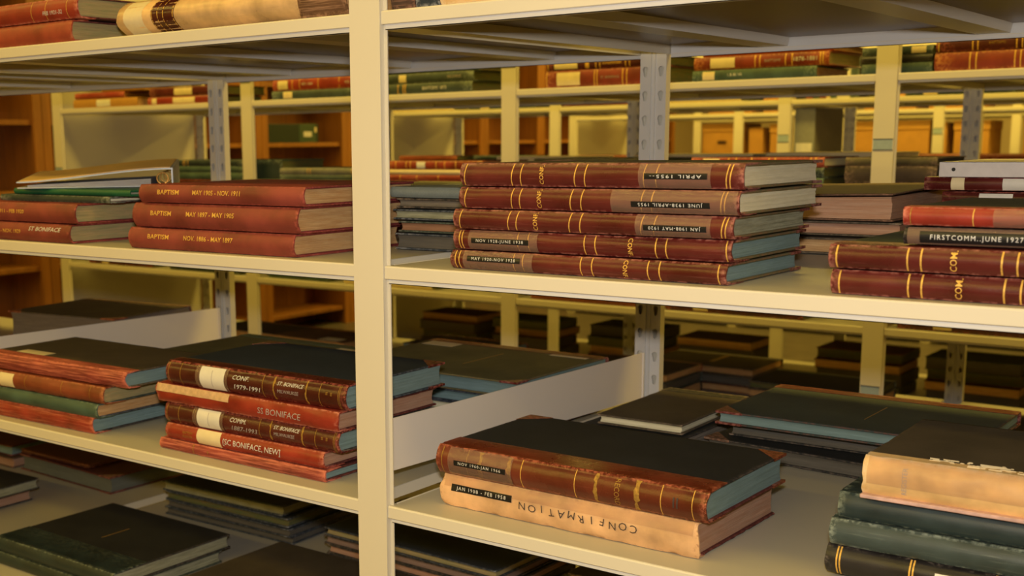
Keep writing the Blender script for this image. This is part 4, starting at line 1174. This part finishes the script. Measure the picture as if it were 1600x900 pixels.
# ================================================================== THIRD ROW
Y3, Z3 = 4.425, 1.465
t3 = [(-3.52, -3.02, 0.018, LABEL, PB, 'flat cream ledger on the third row top shelf, left end'), (-2.95, -2.50, 0.022, GREEN, GRNC, 'dark green ledger on the third row top shelf, left bay'),
      (-2.325, -1.93, 0.028, MAROON, MRNC, 'dark red ledger on the third row top shelf, centre bay'), (-1.70, -1.31, 0.026, LABEL, PB, 'cream ledger on the third row top shelf, right of the slotted post'),
      (-0.53, 0.02, 0.030, GREEN, GRNC, 'green ledger with pale label on the third row top shelf near the right')]
for x0, x1, t, sm, bm_, lb in t3: bg(lb, x0, min(x1, x0 + 0.46), Y3, Z3, t, sm, bm_, P_GREEN, labs=((0.08, 0.14, LABEL),) if sm is GREEN else ())
cs = [BLACKG, BROWN, GREEN, MAROON, LABEL, TEALS, LABELW, GREEN2, BLACKG, MAROON2, LABEL, GREEN]
x = -1.035
nmc = ['black', 'brown', 'dark green', 'maroon', 'cream', 'green', 'white', 'grey-green', 'dull black', 'dark maroon', 'buff', 'deep green']
for i in range(9):
    wdt = (0.05, 0.03, 0.035, 0.03, 0.02, 0.03, 0.06, 0.04, 0.045)[i]
    bg(nmc[i] + ' book standing in the row of short books on the third row top shelf', x, x + wdt - 0.001, Y3, Z3, 0.20, cs[i], cs[i], P_GREEN, D=0.2, b=0.002, q=0.01)
    x += wdt
# middle shelf: grey archive box and piles
gb = empty('archive_box', (-1.045, 4.45, 1.110), 0, 'grey archive box with a cream label, standing right of the labelled slim post', 'box')
GB = plain('grey_board', (0.27, 0.27, 0.235), 0.7); GBD = plain('grey_board_shaded', (0.21, 0.185, 0.15), 0.75)  # box side is the same board, its shadow put into a darker colour
m = MB(); m.slab(0, 0.095, 0.002, 0.39, 0, 0.315, 0.002, rc=0.003); m.build('box_body', GBD, gb)
m = MB(); m.slab(-0.002, 0.097, 0.0, 0.012, 0.0, 0.317, 0.002, rc=0.002); m.build('lid', GB, gb)
m = MB(); m.box(0.008, 0.086, -0.0012, 0.0, 0.085, 0.150); m.build('box_label', LABELW, gb)
gr = [('dark green', GREEN, GRNC), ('black', BLACKG, BLKC), ('brown', BROWN, BRNC), ('maroon', MAROON2, MRNC)]
k = 0
for x0 in (-3.50, -2.95, -2.25, -1.72, -0.70, 0.26):
    z = 1.110
    for j in range(3):
        nm, sm, bm_ = gr[(k * 2 + j) % 4]; t = 0.026 + 0.006 * ((k + j) % 3)
        bg('%s ledger, %s, third row middle shelf, %s' % (nm, ('lowest of three', 'second of three', 'topmost of three')[j], ('end bay', 'left bay', 'centre bay left side', 'centre bay right side', 'right of the grey box', 'far right bay')[k]), x0, x0 + 0.43, Y3 + 0.02 * j, z, t, sm, bm_, P_GREEN); z += t + 0.0004
    k += 1
# lower shelves of the third row
k = 0
for x0 in (-3.45, -2.90, -2.25, -1.70, -0.95, -0.42, 0.30, 0.82):
    z = 0.04
    for j in range(4):
        nm, sm, bm_ = gr[(k + j) % 4]; t = 0.045 + 0.008 * ((k + j) % 3)
        bg('%s ledger, %s of four, third row bottom shelf, pile %s' % (nm, ('lowest', 'second', 'third', 'topmost')[j], ('nearest the end panel', 'right in the end bay', 'right of the second post', 'left of the labelled post', 'right of the labelled post', 'left of the fourth post', 'right of the fourth post', 'farthest right')[k]),
           x0, x0 + 0.42, Y3 + 0.15 + 0.03 * ((k + j) % 2), z, t, sm, bm_, (P_TAN, P_GREEN, P_DARK)[(k + j) % 3], flip=True); z += t + 0.0004
    k += 1
for k, x0 in enumerate((-2.95, -1.70, -0.48, 0.4)):
    z = 0.395
    for j in range(2):
        nm, sm, bm_ = gr[(k + j + 1) % 4]; t = 0.040
        bg('%s ledger, %s one on the third row lower shelf, %s' % (nm, ('under', 'upper')[j], ('end bay', 'second bay', 'third bay', 'fourth bay')[k]), x0, x0 + 0.42, Y3 + 0.02, z, t, sm, bm_, P_TAN, labs=((0.1, 0.16, LABEL),)); z += t + 0.0004

# ================================================================== FAR ROW: cardboard boxes
CB = plain('brown_cardboard', (0.50, 0.25, 0.05), 0.8, var=0.15, scale=12)
CB2 = plain('cardboard_lid', (0.56, 0.29, 0.06), 0.8, var=0.12, scale=12)


def carton(label, x0, x1, y, z, h, d=0.38, lid=True, group=None):
    r = empty('cardboard_box', (x0, y, z), 0, label, 'box', group)
    W = x1 - x0
    m = MB(); m.slab(0.003, W - 0.003, 0.003, d, 0, h, 0.002, rc=0.004); m.build('box_body', CB, r)
    if lid:
        m = MB(); lh = min(0.065, h * 0.28)
        m.slab(-0.002, W + 0.002, -0.003, d + 0.005, h - lh, h + 0.004, 0.002, rc=0.004); m.build('lid', CB2, r)
        hm = MB(); hm.slab(W / 2 - 0.04, W / 2 + 0.04, -0.0012 + 0.003, 0.006, h * 0.45, h * 0.45 + 0.025, 0.0005, rc=0.01); hm.build('hand_hole', plain('hole_dark', (0.05, 0.02, 0.01), 0.9), r)
    return r


bx = [(-3.60, -3.22, 0.305, 'lidded cardboard box at the left end of the farthest row'), (-3.17, -3.04, 0.27, 'narrow cardboard box beside the lidded one in the farthest row'),
      (-2.98, -2.55, 0.290, 'lidded cardboard box just left of the labelled slim post, farthest row'), (-2.28, -1.68, 0.300, 'wide lidded cardboard box behind the thick labelled post at the right'),
      (-1.655, -1.55, 0.285, 'tall narrow cardboard box right of the thick labelled post'), (-1.50, -1.24, 0.290, 'cardboard box between the slotted posts at the right, farthest row'),
      (-1.00, -0.60, 0.300, 'cardboard box at the right edge of the farthest row')]
for x0, x1, h, lb in bx:
    carton(lb, x0, x1, 8.84, 1.106, h, lid='narrow' not in lb)
for k, x0 in enumerate((-3.55, -3.05, -2.2, -1.7, -0.9)):
    carton('cardboard box, farthest row top shelf, %s' % ('at its left end', 'second from its left end', 'in its second bay on the left', 'in its second bay on the right', 'in its third bay')[k], x0, x0 + 0.40, 8.84, 1.456, 0.27)
for k, (x0, nm) in enumerate(((-3.2, 'left'), (-1.9, 'middle'), (-0.85, 'right'), (-0.35, 'far right'))):
    z = 1.111
    for j in range(2):
        bg('%s ledger, %s one on the fourth row middle shelf, %s part' % (gr[(k + j) % 4][0], ('under', 'upper')[j], nm), x0, x0 + 0.43, 6.63, z, 0.032, gr[(k + j) % 4][1], gr[(k + j) % 4][2], P_GREEN); z += 0.0324

# ================================================================== WOODEN BOOKCASES along the left wall
WD = wood('orange_oak', (0.42, 0.165, 0.028))
WD2 = wood('orange_oak_back', (0.36, 0.135, 0.024))
XF, DP = -4.62, 0.34


def bookcase(label, y0, y1, shelves, h=2.2):
    r = empty('wooden_bookcase', (XF - DP, y0, 0), 0, label, 'bookcase', None)
    L = y1 - y0
    m = MB(); m.box(0, 0.012, 0, L, 0, h); m.build('back_panel', WD2, r)
    for a in (0.0005, L - 0.0255):
        m = MB(); m.box(0.012, DP - 0.012, a, a + 0.025, 0, h); m.build('side_panel', WD, r)
    for a, b in ((0.0005, 0.055), (L - 0.055, L - 0.0005)):
        m = MB(); m.box(DP - 0.020, DP, a, b, 0, h); m.build('face_stile', WD, r)
    for a in (0.27, 0.62):
        m = MB(); m.box(0.012, 0.016, L * a, L * a + 0.012, 0.1, h - 0.05); m.build('back_batten', WD, r)
    m = MB(); m.box(0, DP, 0, L, h, h + 0.03); m.build('top_board', WD, r)
    for z in shelves:
        m = MB(); m.slab(0.013, DP - 0.021, 0.026, L - 0.026, z, z + 0.028, 0.002); m.build('shelf_board', WD, r)
    return r


ys = [1.02, 1.87, 2.72, 3.57, 4.42, 5.27, 6.12, 6.97, 7.82, 8.67, 9.52, 10.37]
wh = ['nearest the camera', 'beside the end of the nearest row', 'beside the end of the second row', 'behind the end panel of the second row', 'holding the dark green album', 'right of the bookcase with the green album',
      'beside the third row', 'beyond the third row', 'beside the fourth row', 'beyond the fourth row', 'in the far corner']
for i in range(11):
    sh = (0.10, 0.60, 1.02, 1.405, 1.80) if i < 3 else (0.10, 0.50, 0.88, 1.265, 1.66)
    bookcase('orange oak bookcase against the left wall, ' + wh[i], ys[i], ys[i + 1] - 0.004, sh)
al = empty('album', (XF - 0.25, 4.50, 1.2935), 0, 'dark green album with a pale label on the oak bookcase', 'album')
m = MB(); m.slab(0, 0.22, 0, 0.50, 0, 0.125, 0.004, rc=0.006); m.build('case', plain('dark_green_board', (0.015, 0.028, 0.014), 0.6), al)
m = MB(); m.slab(0.003, 0.223, 0.30, 0.47, -0.0, 0.127, 0.003, rc=0.004); m.build('end_wrap', plain('green_board', (0.05, 0.085, 0.04), 0.6), al)
m = MB(); m.box(0.2232, 0.2245, 0.345, 0.425, 0.040, 0.075); m.build('spine_label', LABELW, al)
m = MB(); m.box(0.2232, 0.2245, 0.455, 0.475, 0.070, 0.105); m.build('spine_label', LABEL, al)
